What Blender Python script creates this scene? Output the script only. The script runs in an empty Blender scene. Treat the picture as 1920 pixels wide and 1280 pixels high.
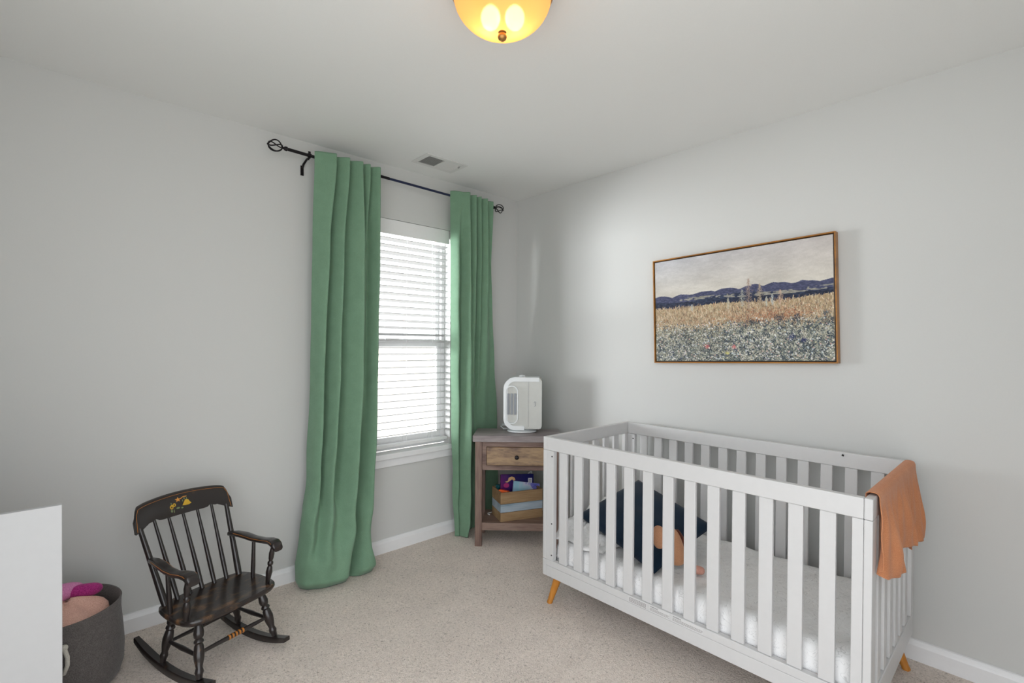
import bpy, bmesh, math, random
import numpy as np
from mathutils import Vector, Matrix, Euler
random.seed(7); RNG = np.random.default_rng(7)
PI = math.pi
scene = bpy.context.scene
COL = scene.collection

# ------------------------------------------------------------------ camera
cam_d = bpy.data.cameras.new('camera'); cam = bpy.data.objects.new('camera', cam_d); COL.objects.link(cam)
FPX = 917.46
cam_d.sensor_width = 36.0; cam_d.lens = FPX / 1920 * 36.0
cam_d.shift_y = (654.5 - 640) / 1920
cam_d.clip_start = 0.02
_yaw, _pit, _rol = math.radians(47.0776), math.radians(-0.5266), math.radians(0.3292)
_fw = Vector((math.cos(_yaw)*math.cos(_pit), math.sin(_yaw)*math.cos(_pit), math.sin(_pit)))
_r = Vector((math.sin(_yaw), -math.cos(_yaw), 0)); _u = _r.cross(_fw)
_r2 = _r*math.cos(_rol) + _u*math.sin(_rol); _u2 = -_r*math.sin(_rol) + _u*math.cos(_rol)
cam.matrix_world = Matrix(((_r2.x, _u2.x, -_fw.x, -2.6466), (_r2.y, _u2.y, -_fw.y, -2.7974), (_r2.z, _u2.z, -_fw.z, 1.3143), (0, 0, 0, 1)))
scene.camera = cam

# ------------------------------------------------------------------ world, daylight, exposure
w = bpy.data.worlds.new('daylight'); scene.world = w; w.use_nodes = True
_nt = w.node_tree; bgn = _nt.nodes['Background']; bgn.inputs[1].default_value = 1.75
_tc = _nt.nodes.new('ShaderNodeTexCoord'); _sp = _nt.nodes.new('ShaderNodeSeparateXYZ'); _rp = _nt.nodes.new('ShaderNodeValToRGB')
_nt.links.new(_tc.outputs['Generated'], _sp.inputs[0]); _ma = _nt.nodes.new('ShaderNodeMath'); _ma.operation = 'MULTIPLY_ADD'
_ma.inputs[1].default_value = 0.5; _ma.inputs[2].default_value = 0.5; _nt.links.new(_sp.outputs[2], _ma.inputs[0]); _nt.links.new(_ma.outputs[0], _rp.inputs[0])
_rp.color_ramp.elements[0].position = 0.46; _rp.color_ramp.elements[0].color = (0.84, 0.85, 0.84, 1)      # pale ground
_rp.color_ramp.elements[1].position = 0.54; _rp.color_ramp.elements[1].color = (1.02, 1.05, 1.09, 1)        # overcast sky
_nt.links.new(_rp.outputs[0], bgn.inputs[0])
def area(name, loc, target, sx, sy, energy, color):
    l = bpy.data.lights.new(name, 'AREA'); l.shape = 'RECTANGLE'; l.size = sx; l.size_y = sy; l.energy = energy; l.color = color
    o = bpy.data.objects.new(name, l); COL.objects.link(o); o.location = loc
    o.rotation_euler = (Vector(target) - Vector(loc)).to_track_quat('-Z', 'Y').to_euler()
    return o
area('daylight_left', (-4.4, 2.1, 1.45), (-1.05, 0.0, 1.38), 2.6, 1.4, 360, (0.95, 0.975, 1.0))
area('daylight_side', (-3.3, 3.2, 1.45), (-1.05, 0.0, 1.38), 2.4, 1.3, 230, (0.95, 0.975, 1.0))
area('daylight_front', (-2.0, 5.0, 1.60), (-1.05, 0.0, 1.38), 4.0, 1.3, 170, (0.93, 0.965, 1.0))
area('daylight_ground_bounce', (-1.0, 2.9, -1.0), (-1.05, 0.0, 1.4), 3.2, 1.5, 60, (0.97, 0.985, 1.0))
scene.view_settings.view_transform = 'Standard'; scene.view_settings.look = 'None'
scene.view_settings.gamma = 1.0; scene.view_settings.use_curve_mapping = False
scene.view_settings.exposure = 0.55

# ------------------------------------------------------------------ helpers
def S(r, g, b):
    f = lambda c: (c/255)/12.92 if c/255 <= 0.04045 else (((c/255)+0.055)/1.055)**2.4
    return (f(r), f(g), f(b), 1.0)
def new_mat(name):
    m = bpy.data.materials.new(name); m.use_nodes = True
    return m, m.node_tree, m.node_tree.nodes['Principled BSDF']
def N(nt, typ, **kw):
    n = nt.nodes.new(typ)
    for k, v in kw.items():
        if k.startswith('in_'): n.inputs[k[3:].replace('_', ' ')].default_value = v
        else: setattr(n, k, v)
    return n
def mapping(nt, scale=(1, 1, 1), coord='Object', rot=(0, 0, 0)):
    tc = N(nt, 'ShaderNodeTexCoord'); mp = N(nt, 'ShaderNodeMapping')
    mp.inputs['Scale'].default_value = scale; mp.inputs['Rotation'].default_value = rot
    nt.links.new(tc.outputs[coord], mp.inputs['Vector']); return mp.outputs['Vector']
def ramp(nt, fac, stops):
    r = N(nt, 'ShaderNodeValToRGB'); e = r.color_ramp.elements
    while len(e) < len(stops): e.new(0.5)
    for i, (p, c) in enumerate(stops): e[i].position = p; e[i].color = c
    nt.links.new(fac, r.inputs['Fac']); return r.outputs['Color']
def bump(nt, bs, height, strength, dist):
    b = N(nt, 'ShaderNodeBump'); b.inputs['Strength'].default_value = strength; b.inputs['Distance'].default_value = dist
    nt.links.new(height, b.inputs['Height']); nt.links.new(b.outputs['Normal'], bs.inputs['Normal']); return b
def plain(name, col, rough=0.5, metal=0.0, nscale=40, namt=0.04, bstr=0.0, bdist=0.001, **kw):
    m, nt, bs = new_mat(name)
    bs.inputs['Roughness'].default_value = rough; bs.inputs['Metallic'].default_value = metal
    v = mapping(nt); n = N(nt, 'ShaderNodeTexNoise', in_Scale=nscale, in_Detail=3.0); nt.links.new(v, n.inputs['Vector'])
    a = tuple(max(0, c*(1-namt)) for c in col[:3]) + (1,); b = tuple(min(1, c*(1+namt)) for c in col[:3]) + (1,)
    nt.links.new(ramp(nt, n.outputs['Fac'], [(0.3, a), (0.7, b)]), bs.inputs['Base Color'])
    if bstr: bump(nt, bs, n.outputs['Fac'], bstr, bdist)
    for k, x in kw.items(): bs.inputs[k.replace('_', ' ')].default_value = x
    return m
def wood(name, cols, axis=0, scale=6.0, stretch=0.12, rough=0.6, bstr=0.15):
    m, nt, bs = new_mat(name); bs.inputs['Roughness'].default_value = rough
    sc = [1, 1, 1]; sc[axis] = stretch
    v = mapping(nt, tuple(sc))
    n = N(nt, 'ShaderNodeTexNoise', in_Scale=scale, in_Detail=5.0, in_Roughness=0.55, in_Distortion=0.6); nt.links.new(v, n.inputs['Vector'])
    fine = N(nt, 'ShaderNodeTexNoise', in_Scale=scale*9, in_Detail=3.0); nt.links.new(v, fine.inputs['Vector'])
    mx = N(nt, 'ShaderNodeMix'); mx.data_type = 'FLOAT'; mx.inputs[0].default_value = 0.3
    nt.links.new(n.outputs['Fac'], mx.inputs[2]); nt.links.new(fine.outputs['Fac'], mx.inputs[3])
    k = len(cols); stops = [(0.34 + 0.32*i/(k-1), c) for i, c in enumerate(cols)]
    nt.links.new(ramp(nt, mx.outputs[0], stops), bs.inputs['Base Color'])
    bump(nt, bs, fine.outputs['Fac'], bstr, 0.001)
    return m

def link(o, parent=None):
    COL.objects.link(o)
    if parent is not None: o.parent = parent
    return o
def finish(o, bevel=0, seg=2, subsurf=0, solid=0, solid_off=-1.0):
    if solid:
        s = o.modifiers.new('thickness', 'SOLIDIFY'); s.thickness = solid; s.offset = solid_off
    if bevel:
        b = o.modifiers.new('bevel', 'BEVEL'); b.width = bevel; b.segments = seg; b.limit_method = 'ANGLE'; b.angle_limit = math.radians(40)
    if subsurf:
        s = o.modifiers.new('smooth', 'SUBSURF'); s.levels = subsurf; s.render_levels = subsurf
    return o
class MB:
    def __init__(s): s.v = []; s.f = []
    def add(s, vs, fs):
        b = len(s.v); s.v += [tuple(x) for x in vs]; s.f += [tuple(i+b for i in f) for f in fs]; return s
    def box(s, x0, x1, y0, y1, z0, z1):
        vs = [(x, y, z) for z in (z0, z1) for y in (y0, y1) for x in (x0, x1)]
        return s.add(vs, [(0, 2, 3, 1), (4, 5, 7, 6), (0, 1, 5, 4), (2, 6, 7, 3), (0, 4, 6, 2), (1, 3, 7, 5)])
    def loft(s, rings, caps=True, closed=False):
        n = len(rings[0]); vs = [p for r in rings for p in r]; fs = []
        m = len(rings)
        for i in range(m if closed else m-1):
            a = i*n; b = ((i+1) % m)*n
            for j in range(n): fs.append((a+j, a+(j+1) % n, b+(j+1) % n, b+j))
        if caps and not closed: fs.append(tuple(range(n-1, -1, -1))); fs.append(tuple((m-1)*n+j for j in range(n)))
        return s.add(vs, fs)
    def tube(s, pts, rad, n=12, closed=False, caps=True):
        pts = [Vector(p) for p in pts]; m = len(pts); rings = []
        if not hasattr(rad, '__len__'): rad = [rad]*m
        up = None
        for i, p in enumerate(pts):
            if closed: t = pts[(i+1) % m] - pts[i-1]
            else: t = pts[min(i+1, m-1)] - pts[max(i-1, 0)]
            t.normalize()
            if up is None:
                up = Vector((0, 0, 1)) if abs(t.z) < 0.9 else Vector((1, 0, 0))
            sd = t.cross(up)
            if sd.length < 1e-5: sd = t.orthogonal()
            sd.normalize(); up = sd.cross(t).normalized()
            rings.append([p + (sd*math.cos(2*PI*j/n) + up*math.sin(2*PI*j/n))*rad[i] for j in range(n)])
        return s.loft(rings, caps=caps, closed=closed)
    def turned(s, p0, p1, prof, n=16):
        p0 = Vector(p0); p1 = Vector(p1)
        return s.tube([p0.lerp(p1, t) for t, _ in prof], [r for _, r in prof], n)
    def lathe(s, prof, n=32, c=(0, 0)):
        rings = [[(c[0]+r*math.cos(2*PI*j/n), c[1]+r*math.sin(2*PI*j/n), z) for j in range(n)] for r, z in prof]
        return s.loft(rings)
    def prism(s, outline, y0, y1):   # outline in x,z ; extruded along y
        n = len(outline)
        vs = [(x, y0, z) for x, z in outline] + [(x, y1, z) for x, z in outline]
        fs = [tuple(range(n)), tuple(range(2*n-1, n-1, -1))] + [(j, j+n, (j+1) % n + n, (j+1) % n) for j in range(n)]
        return s.add(vs, fs)
    def ball(s, c, r, n=12):
        rx, ry, rz = r if hasattr(r, '__len__') else (r, r, r)
        rings = []
        for i in range(1, n):
            t = PI*i/n
            rings.append([(c[0]+rx*math.sin(t)*math.cos(2*PI*j/(2*n)), c[1]+ry*math.sin(t)*math.sin(2*PI*j/(2*n)), c[2]-rz*math.cos(t)) for j in range(2*n)])
        return s.loft(rings)
    def build(s, name, mat, parent=None, smooth=False, loc=None, rot=None, **kw):
        me = bpy.data.meshes.new(name); me.from_pydata(s.v, [], s.f); me.update()
        bm = bmesh.new(); bm.from_mesh(me); bmesh.ops.recalc_face_normals(bm, faces=bm.faces); bm.to_mesh(me); bm.free()
        if mat: me.materials.append(mat)
        if smooth:
            me.polygons.foreach_set('use_smooth', [True]*len(me.polygons))
        o = bpy.data.objects.new(name, me); link(o, parent)
        if smooth == 'auto':
            m = o.modifiers.new('split', 'EDGE_SPLIT'); m.split_angle = math.radians(42)
        if loc: o.location = loc
        if rot: o.rotation_euler = rot
        return finish(o, **kw)
def grid(name, fn, nu, nv, mat, parent=None, **kw):
    vs = [fn(i/(nu-1), j/(nv-1)) for j in range(nv) for i in range(nu)]
    fs = [(j*nu+i, j*nu+i+1, (j+1)*nu+i+1, (j+1)*nu+i) for j in range(nv-1) for i in range(nu-1)]
    me = bpy.data.meshes.new(name); me.from_pydata(vs, [], fs); me.update()
    me.materials.append(mat); me.polygons.foreach_set('use_smooth', [True]*len(me.polygons))
    o = bpy.data.objects.new(name, me); link(o, parent); return finish(o, **kw)
def thing(name, label, cat, loc=(0, 0, 0), rz=0.0, group=None):
    o = bpy.data.objects.new(name, None); o.empty_display_size = 0.05; COL.objects.link(o)
    o.location = loc; o.rotation_euler = (0, 0, rz); return tag(o, label, cat, group)
def tag(o, label, cat, group=None):
    o['label'] = label; o['category'] = cat
    if group: o['group'] = group
    return o
def struct(o): o['kind'] = 'structure'; return o
def lerp(a, b, t): return a + (b-a)*t
def interp(x, xs, ys): return float(np.interp(x, xs, ys))
def sstep(a, b, x):
    t = min(1, max(0, (x-a)/(b-a))); return t*t*(3-2*t)

# ------------------------------------------------------------------ materials
def wall_mat(name, col):
    m, nt, bs = new_mat(name); bs.inputs['Roughness'].default_value = 0.85; bs.inputs['Specular IOR Level'].default_value = 0.25
    v = mapping(nt); n = N(nt, 'ShaderNodeTexNoise', in_Scale=220.0, in_Detail=2.0); nt.links.new(v, n.inputs['Vector'])
    a = tuple(c*0.985 for c in col[:3])+(1,)
    nt.links.new(ramp(nt, n.outputs['Fac'], [(0.3, a), (0.7, col)]), bs.inputs['Base Color'])
    bump(nt, bs, n.outputs['Fac'], 0.06, 0.001); return m
M = {}
M['wall'] = wall_mat('warm_grey_wall_paint', (0.600, 0.605, 0.592, 1))
M['ceiling'] = wall_mat('flat_ceiling_paint', (0.82, 0.825, 0.81, 1))
M['trim'] = plain('white_trim_paint', (0.82, 0.825, 0.835, 1), 0.35, namt=0.01)
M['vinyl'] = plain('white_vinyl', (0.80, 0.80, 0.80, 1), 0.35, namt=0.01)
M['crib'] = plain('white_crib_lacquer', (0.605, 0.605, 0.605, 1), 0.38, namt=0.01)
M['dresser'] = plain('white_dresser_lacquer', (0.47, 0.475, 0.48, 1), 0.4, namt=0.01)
M['white_plastic'] = plain('white_plastic', (0.72, 0.75, 0.76, 1), 0.35, namt=0.01)
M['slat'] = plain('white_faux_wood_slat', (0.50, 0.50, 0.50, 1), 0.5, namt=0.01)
M['cream_plastic'] = plain('ivory_plastic_shell', (0.55, 0.56, 0.53, 1), 0.4, namt=0.015)
M['grille'] = plain('grey_heater_slot', (0.25, 0.27, 0.30, 1), 0.5)
M['iron'] = plain('black_iron', (0.012, 0.010, 0.012, 1), 0.35, 0.6)
M['navy_iron'] = plain('blue_black_rod_enamel', (0.010, 0.016, 0.055, 1), 0.3, 0.3)
M['steel'] = plain('bright_steel', (0.62, 0.62, 0.62, 1), 0.25, 1.0)
M['dark_hole'] = plain('dark_screw_hole', (0.03, 0.03, 0.03, 1), 0.8)
M['honey'] = wood('honey_leg_wood', [S(168, 105, 30), S(190, 124, 44), S(205, 140, 58)], 2, 14, 0.15, 0.4)
M['vent'] = plain('white_vent_enamel', (0.70, 0.70, 0.68, 1), 0.4, namt=0.01)
M['vent_dark'] = plain('vent_duct_grey', (0.42, 0.42, 0.41, 1), 0.9)

# carpet
m, nt, bs = new_mat('beige_cut_pile_carpet'); M['carpet'] = m
bs.inputs['Roughness'].default_value = 1.0; bs.inputs['Specular IOR Level'].default_value = 0.05
v = mapping(nt)
n1 = N(nt, 'ShaderNodeTexNoise', in_Scale=105.0, in_Detail=4.0, in_Roughness=0.7, in_Distortion=1.2); nt.links.new(v, n1.inputs['Vector'])
n2 = N(nt, 'ShaderNodeTexNoise', in_Scale=5.0, in_Detail=3.0, in_Distortion=0.8); nt.links.new(v, n2.inputs['Vector'])
n3 = N(nt, 'ShaderNodeTexVoronoi', in_Scale=210.0); nt.links.new(v, n3.inputs['Vector'])
c1 = ramp(nt, n1.outputs['Fac'], [(0.30, (0.27, 0.235, 0.20, 1)), (0.42, (0.77, 0.68, 0.61, 1)), (0.66, (0.96, 0.865, 0.79, 1))])
c2 = ramp(nt, n2.outputs['Fac'], [(0.3, (0.90, 0.90, 0.90, 1)), (0.7, (1, 1, 1, 1))])
mx = N(nt, 'ShaderNodeMix'); mx.data_type = 'RGBA'; mx.blend_type = 'MULTIPLY'; mx.inputs[0].default_value = 1.0
nt.links.new(c1, mx.inputs[6]); nt.links.new(c2, mx.inputs[7]); nt.links.new(mx.outputs[2], bs.inputs['Base Color'])
ad = N(nt, 'ShaderNodeMath', operation='ADD'); nt.links.new(n1.outputs['Fac'], ad.inputs[0]); nt.links.new(n3.outputs['Distance'], ad.inputs[1])
bump(nt, bs, ad.outputs[0], 0.65, 0.006)

# green curtain linen: woven, a little translucent
def cloth_mat(name, ca, cb, weave=900, trans=0.0, rough=0.9, big=6.0, bstr=0.2):
    m, nt, bs = new_mat(name); bs.inputs['Roughness'].default_value = rough; bs.inputs['Specular IOR Level'].default_value = 0.15
    bs.inputs['Sheen Weight'].default_value = 0.15
    v = mapping(nt)
    n = N(nt, 'ShaderNodeTexNoise', in_Scale=big, in_Detail=4.0); nt.links.new(v, n.inputs['Vector'])
    f = N(nt, 'ShaderNodeTexNoise', in_Scale=weave, in_Detail=2.0); nt.links.new(v, f.inputs['Vector'])
    mx = N(nt, 'ShaderNodeMix'); mx.data_type = 'FLOAT'; mx.inputs[0].default_value = 0.8
    nt.links.new(n.outputs['Fac'], mx.inputs[2]); nt.links.new(f.outputs['Fac'], mx.inputs[3])
    c = ramp(nt, mx.outputs[0], [(0.35, ca), (0.65, cb)]); nt.links.new(c, bs.inputs['Base Color'])
    bump(nt, bs, f.outputs['Fac'], bstr, 0.001)
    if trans:
        tr = N(nt, 'ShaderNodeBsdfTranslucent'); nt.links.new(c, tr.inputs['Color'])
        ms = N(nt, 'ShaderNodeMixShader'); ms.inputs[0].default_value = trans
        nt.links.new(bs.outputs[0], ms.inputs[1]); nt.links.new(tr.outputs[0], ms.inputs[2])
        nt.links.new(ms.outputs[0], nt.nodes['Material Output'].inputs['Surface'])
    return m
M['curtain'] = cloth_mat('green_linen', (0.155, 0.275, 0.180, 1), (0.220, 0.370, 0.250, 1), 700, 0.08, big=18)
M['rust'] = cloth_mat('rust_muslin', S(196, 124, 82), S(222, 156, 114), 600, 0.12, big=14)
M['teal'] = cloth_mat('dark_navy_cover', (0.004, 0.014, 0.032, 1), (0.007, 0.026, 0.052, 1), 500, 0, big=12)
M['peach'] = cloth_mat('peach_plush', (0.50, 0.24, 0.13, 1), (0.66, 0.35, 0.20, 1), 500, 0, big=30, bstr=0.5)
M['pink_plush'] = cloth_mat('soft_pink_plush', S(196, 138, 122), S(224, 172, 156), 500, 0, big=30, bstr=0.5)
M['brown_plush'] = cloth_mat('brown_plush', S(84, 44, 32), S(110, 62, 46), 500, 0)
M['felt'] = cloth_mat('grey_brown_felt', (0.085, 0.076, 0.074, 1), (0.170, 0.155, 0.150, 1), 420, 0, big=70, bstr=0.4)
M['felt_in'] = cloth_mat('brown_felt_lining', S(70, 54, 48), S(98, 78, 70), 260, 0, big=45, bstr=0.4)
M['magenta'] = cloth_mat('magenta_fleece', S(150, 40, 110), S(196, 66, 146), 300, 0)
M['lilac_pink'] = cloth_mat('lilac_pink_fleece', S(204, 120, 172), S(226, 150, 196), 300, 0)
M['blush'] = cloth_mat('blush_fleece', S(214, 162, 146), S(238, 196, 180), 300, 0)
M['rope'] = cloth_mat('white_cotton_rope', S(190, 186, 176), S(222, 218, 208), 400, 0)
# quilted white sheet with thin grey line drawing
m, nt, bs = new_mat('white_quilt_with_grey_scribble'); M['quilt'] = m; bs.inputs['Roughness'].default_value = 0.95
v = mapping(nt)
vo = N(nt, 'ShaderNodeTexNoise', in_Scale=13.0, in_Detail=1.0, in_Distortion=3.0); nt.links.new(v, vo.inputs['Vector'])
c = ramp(nt, vo.outputs['Fac'], [(0.0, (0.84, 0.84, 0.84, 1)), (0.485, (0.84, 0.84, 0.84, 1)), (0.5, (0.62, 0.62, 0.62, 1)), (0.515, (0.86, 0.86, 0.86, 1)), (0.60, (0.86, 0.86, 0.86, 1)), (0.61, (0.66, 0.66, 0.66, 1)), (0.62, (0.86, 0.86, 0.86, 1))])
nt.links.new(c, bs.inputs['Base Color'])
nb = N(nt, 'ShaderNodeTexNoise', in_Scale=42.0, in_Detail=3.0, in_Distortion=0.6); nt.links.new(v, nb.inputs['Vector']); bump(nt, bs, nb.outputs['Fac'], 0.22, 0.010)
# weathered nightstand wood
NW = [S(84, 62, 56), S(118, 94, 84), S(138, 116, 104), S(122, 92, 72)]
M['nw_x'] = wood('weathered_wood_across', NW, 0, 9, 0.12, 0.5)
M['nw_z'] = wood('weathered_wood_upright', NW, 2, 9, 0.12, 0.5)
M['nw_top'] = wood('weathered_wood_top', [S(116, 106, 108), S(146, 137, 136), S(162, 153, 150)], 0, 9, 0.12, 0.4)
M['nw_drawer'] = wood('weathered_wood_knotty', [S(100, 78, 68), S(146, 120, 94), S(170, 142, 108), S(124, 108, 102)], 0, 10, 0.25, 0.5)
M['crate'] = wood('pale_crate_plank', [S(120, 92, 66), S(150, 122, 88), S(172, 146, 110)], 0, 14, 0.08, 0.7)
M['crate_blue'] = wood('blue_washed_plank', [S(118, 138, 152), S(156, 170, 182), S(176, 188, 196)], 0, 14, 0.08, 0.7)
# black rocker paint with rubbed-through brown
def blackpaint(name, wear):
    m, nt, bs = new_mat(name); bs.inputs['Roughness'].default_value = 0.28; bs.inputs['Coat Weight'].default_value = 0.3
    v = mapping(nt, (1, 1.6, 1)); n = N(nt, 'ShaderNodeTexNoise', in_Scale=16.0, in_Detail=5.0, in_Roughness=0.65, in_Distortion=0.4); nt.links.new(v, n.inputs['Vector'])
    c = ramp(nt, n.outputs['Fac'], [(0.0, (0.011, 0.009, 0.010, 1)), (wear, (0.016, 0.011, 0.010, 1)), (wear+0.07, (0.06, 0.033, 0.018, 1)), (wear+0.2, (0.20, 0.09, 0.035, 1))])
    nt.links.new(c, bs.inputs['Base Color']); bump(nt, bs, n.outputs['Fac'], 0.06, 0.002); return m
M['black'] = blackpaint('black_chair_paint', 0.62)
M['black_worn'] = blackpaint('black_paint_worn_seat', 0.50)
M['gold'] = plain('ochre_pinstripe_paint', S(176, 112, 44), 0.45)
M['gold_y'] = plain('yellow_stencil_paint', S(200, 160, 40), 0.5)
M['gold_o'] = plain('orange_stencil_paint', S(206, 140, 60), 0.5)
M['sage'] = plain('sage_stencil_paint', S(110, 124, 84), 0.5)
M['frame_wood'] = wood('golden_frame_wood', [S(128, 82, 24), S(158, 104, 36), S(176, 120, 48)], 0, 10, 0.2, 0.35)
M['frame_dark'] = plain('dark_brown_frame_rebate', S(44, 26, 18), 0.6)

# ------------------------------------------------------------------ room shell
H = 2.44; XL = -3.16; YF = -3.35
WX0, WX1, WZ0, WZ1 = -1.47, -0.635, 0.625, 2.106    # window opening
o = MB().box(XL, 0, YF, 0, -0.06, 0.0).build('floor', M['carpet']); struct(o)
o = MB().box(XL, 0, YF, 0, H, H+0.1).build('ceiling', M['ceiling']); struct(o)
b = MB(); T = 0.13
b.box(XL, WX0, 0, T, -0.06, H+0.1).box(WX1, 0.12, 0, T, -0.06, H+0.1).box(WX0, WX1, 0, T, WZ1, H+0.1).box(WX0, WX1, 0, T, -0.06, WZ0-0.036)
struct(b.build('wall_back', M['wall']))
struct(MB().box(0, 0.12, YF, 0, -0.06, H+0.1).build('wall_right', M['wall']))
struct(MB().box(XL-0.12, XL, -1.45, T, -0.06, H+0.1).build('wall_left', M['wall']))
struct(MB().box(-1.70, 0.12, YF-0.12, YF, -0.06, H+0.1).build('wall_front', M['wall']))
def baseboard(name, p0, p1, nrm):
    # profile: (offset from wall, height)
    prof = [(0.0005, 0.0), (0.014, 0.0), (0.014, 0.062), (0.0125, 0.066), (0.011, 0.070), (0.0085, 0.074), (0.007, 0.080), (0.0065, 0.084), (0.0005, 0.086)]
    rings = [[(p[0]+nrm[0]*a, p[1]+nrm[1]*a, z) for a, z in prof] for p in (p0, p1)]
    b = MB(); b.loft(rings); return struct(b.build(name, M['trim']))
baseboard('baseboard_back', (XL, 0), (-0.001, 0), (0, -1))
baseboard('baseboard_right', (0, -0.0145), (0, YF), (-1, 0))
baseboard('baseboard_left', (XL, -1.45), (XL, -0.0145), (1, 0))

# ------------------------------------------------------------------ window
def window():
    root = bpy.data.objects.new('window_1', None); COL.objects.link(root); struct(root); root.location = (0, 0, 0)
    yo, yi = 0.125, 0.068
    fw = 0.028
    b = MB(); b.box(WX0, WX0+fw, yi, yo, WZ0, WZ1).box(WX1-fw, WX1, yi, yo, WZ0, WZ1).box(WX0+fw, WX1-fw, yi, yo, WZ1-fw, WZ1).box(WX0+fw, WX1-fw, yi, yo, WZ0, WZ0+fw)
    b.build('window_frame', M['vinyl'], root, bevel=0.002)
    zm = 1.335
    def sash(x0, x1, z0, z1, y0, y1, st, rb, rt, name='sash'):
        b = MB(); b.box(x0, x0+st, y0, y1, z0, z1).box(x1-st, x1, y0, y1, z0, z1).box(x0+st, x1-st, y0, y1, z0, z0+rb).box(x0+st, x1-st, y0, y1, z1-rt, z1)
        o = b.build(name, M['vinyl'], root, bevel=0.003)
        g = MB(); g.box(x0+st, x1-st, (y0+y1)/2-0.002, (y0+y1)/2+0.002, z0+rb, z1-rt); g.build('glass_pane', M['glass'], o)
    sash(WX0+fw, WX1-fw, zm-0.03, WZ1-fw, 0.099, 0.122, 0.030, 0.045, 0.035)
    sash(WX0+fw, WX1-fw, WZ0+fw, zm+0.014, 0.072, 0.097, 0.036, 0.055, 0.052)
    b = MB(); b.box(-1.10, -1.00, 0.060, 0.072, zm+0.002, zm+0.016); b.build('sash_lock', M['vinyl'], root, bevel=0.003)
    # stool with horns and apron
    b = MB(); b.box(WX0-0.05, WX1+0.05, -0.032, -0.0005, WZ0-0.036, WZ0-0.001).box(WX0+0.0005, WX1-0.0005, -0.0005, 0.067, WZ0-0.036, WZ0-0.001)
    b.build('window_sill', M['trim'], root, bevel=0.005, seg=3)
    MB().box(WX0-0.035, WX1+0.035, -0.014, -0.0005, WZ0-0.088, WZ0-0.0365).build('apron', M['trim'], root, bevel=0.004)
    return root
m, nt, bs = new_mat('clear_window_glass'); M['glass'] = m
tr = N(nt, 'ShaderNodeBsdfTransparent'); gl = N(nt, 'ShaderNodeBsdfGlossy', in_Roughness=0.02); ms = N(nt, 'ShaderNodeMixShader'); ms.inputs[0].default_value = 0.05
nt.links.new(tr.outputs[0], ms.inputs[1]); nt.links.new(gl.outputs[0], ms.inputs[2]); nt.links.new(ms.outputs[0], nt.nodes['Material Output'].inputs['Surface'])
window()

# neighbouring house outside (seen only as a pale cream field through the lower sash)
M['siding'] = plain('cream_lap_siding', (0.93, 0.84, 0.72, 1), 0.7, namt=0.03)
nh = thing('neighbouring_house', 'pale cream house wall outside beyond the lower window sash', 'house', (0, 0, 0))
MB().box(-6, 8, 6.0, 6.4, -2.8, 1.25).build('wall', M['siding'], nh)
b = MB()
for i in range(27): 
    z = -2.78 + i*0.15; b.add([(-6, 5.985, z), (8, 5.985, z), (8, 5.999, z+0.15), (-6, 5.999, z+0.15)], [(0, 1, 2, 3)])
b.build('siding_board', M['siding'], nh)

# ------------------------------------------------------------------ blind
def blind():
    t = thing('window_blind', 'white horizontal slat blind hanging inside the window recess', 'blind', (0, 0, 0))
    x0, x1 = WX0+0.006, WX1-0.006
    MB().box(x0, x1, 0.004, 0.014, 2.012, 2.1045).build('valance', M['vinyl'], t, bevel=0.003, seg=3)
    MB().box(x0+0.003, x1-0.003, 0.016, 0.060, 2.045, 2.10).build('headrail', M['vinyl'], t, bevel=0.003)
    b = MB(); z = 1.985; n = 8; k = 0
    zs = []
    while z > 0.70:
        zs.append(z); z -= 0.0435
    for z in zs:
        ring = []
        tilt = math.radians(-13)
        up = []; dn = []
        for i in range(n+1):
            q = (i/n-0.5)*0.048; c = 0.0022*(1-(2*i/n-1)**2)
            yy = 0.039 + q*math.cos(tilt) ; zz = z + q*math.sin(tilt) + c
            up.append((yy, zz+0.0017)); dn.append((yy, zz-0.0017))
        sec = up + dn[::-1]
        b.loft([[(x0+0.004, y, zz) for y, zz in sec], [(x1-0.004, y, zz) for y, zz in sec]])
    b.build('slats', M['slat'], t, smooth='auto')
    MB().box(x0+0.004, x1-0.004, 0.016, 0.062, 0.652, 0.672).build('bottom_rail', M['vinyl'], t, bevel=0.003)
    for x in (WX0+0.14, (WX0+WX1)/2+0.08, WX1-0.14):
        b = MB(); b.tube([(x, 0.012, 2.05), (x, 0.012, 0.66)], 0.0011, 6).tube([(x, 0.066, 2.05), (x, 0.066, 0.66)], 0.0011, 6)
        b.build('ladder_cord', M['vinyl'], t)
blind()

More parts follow.
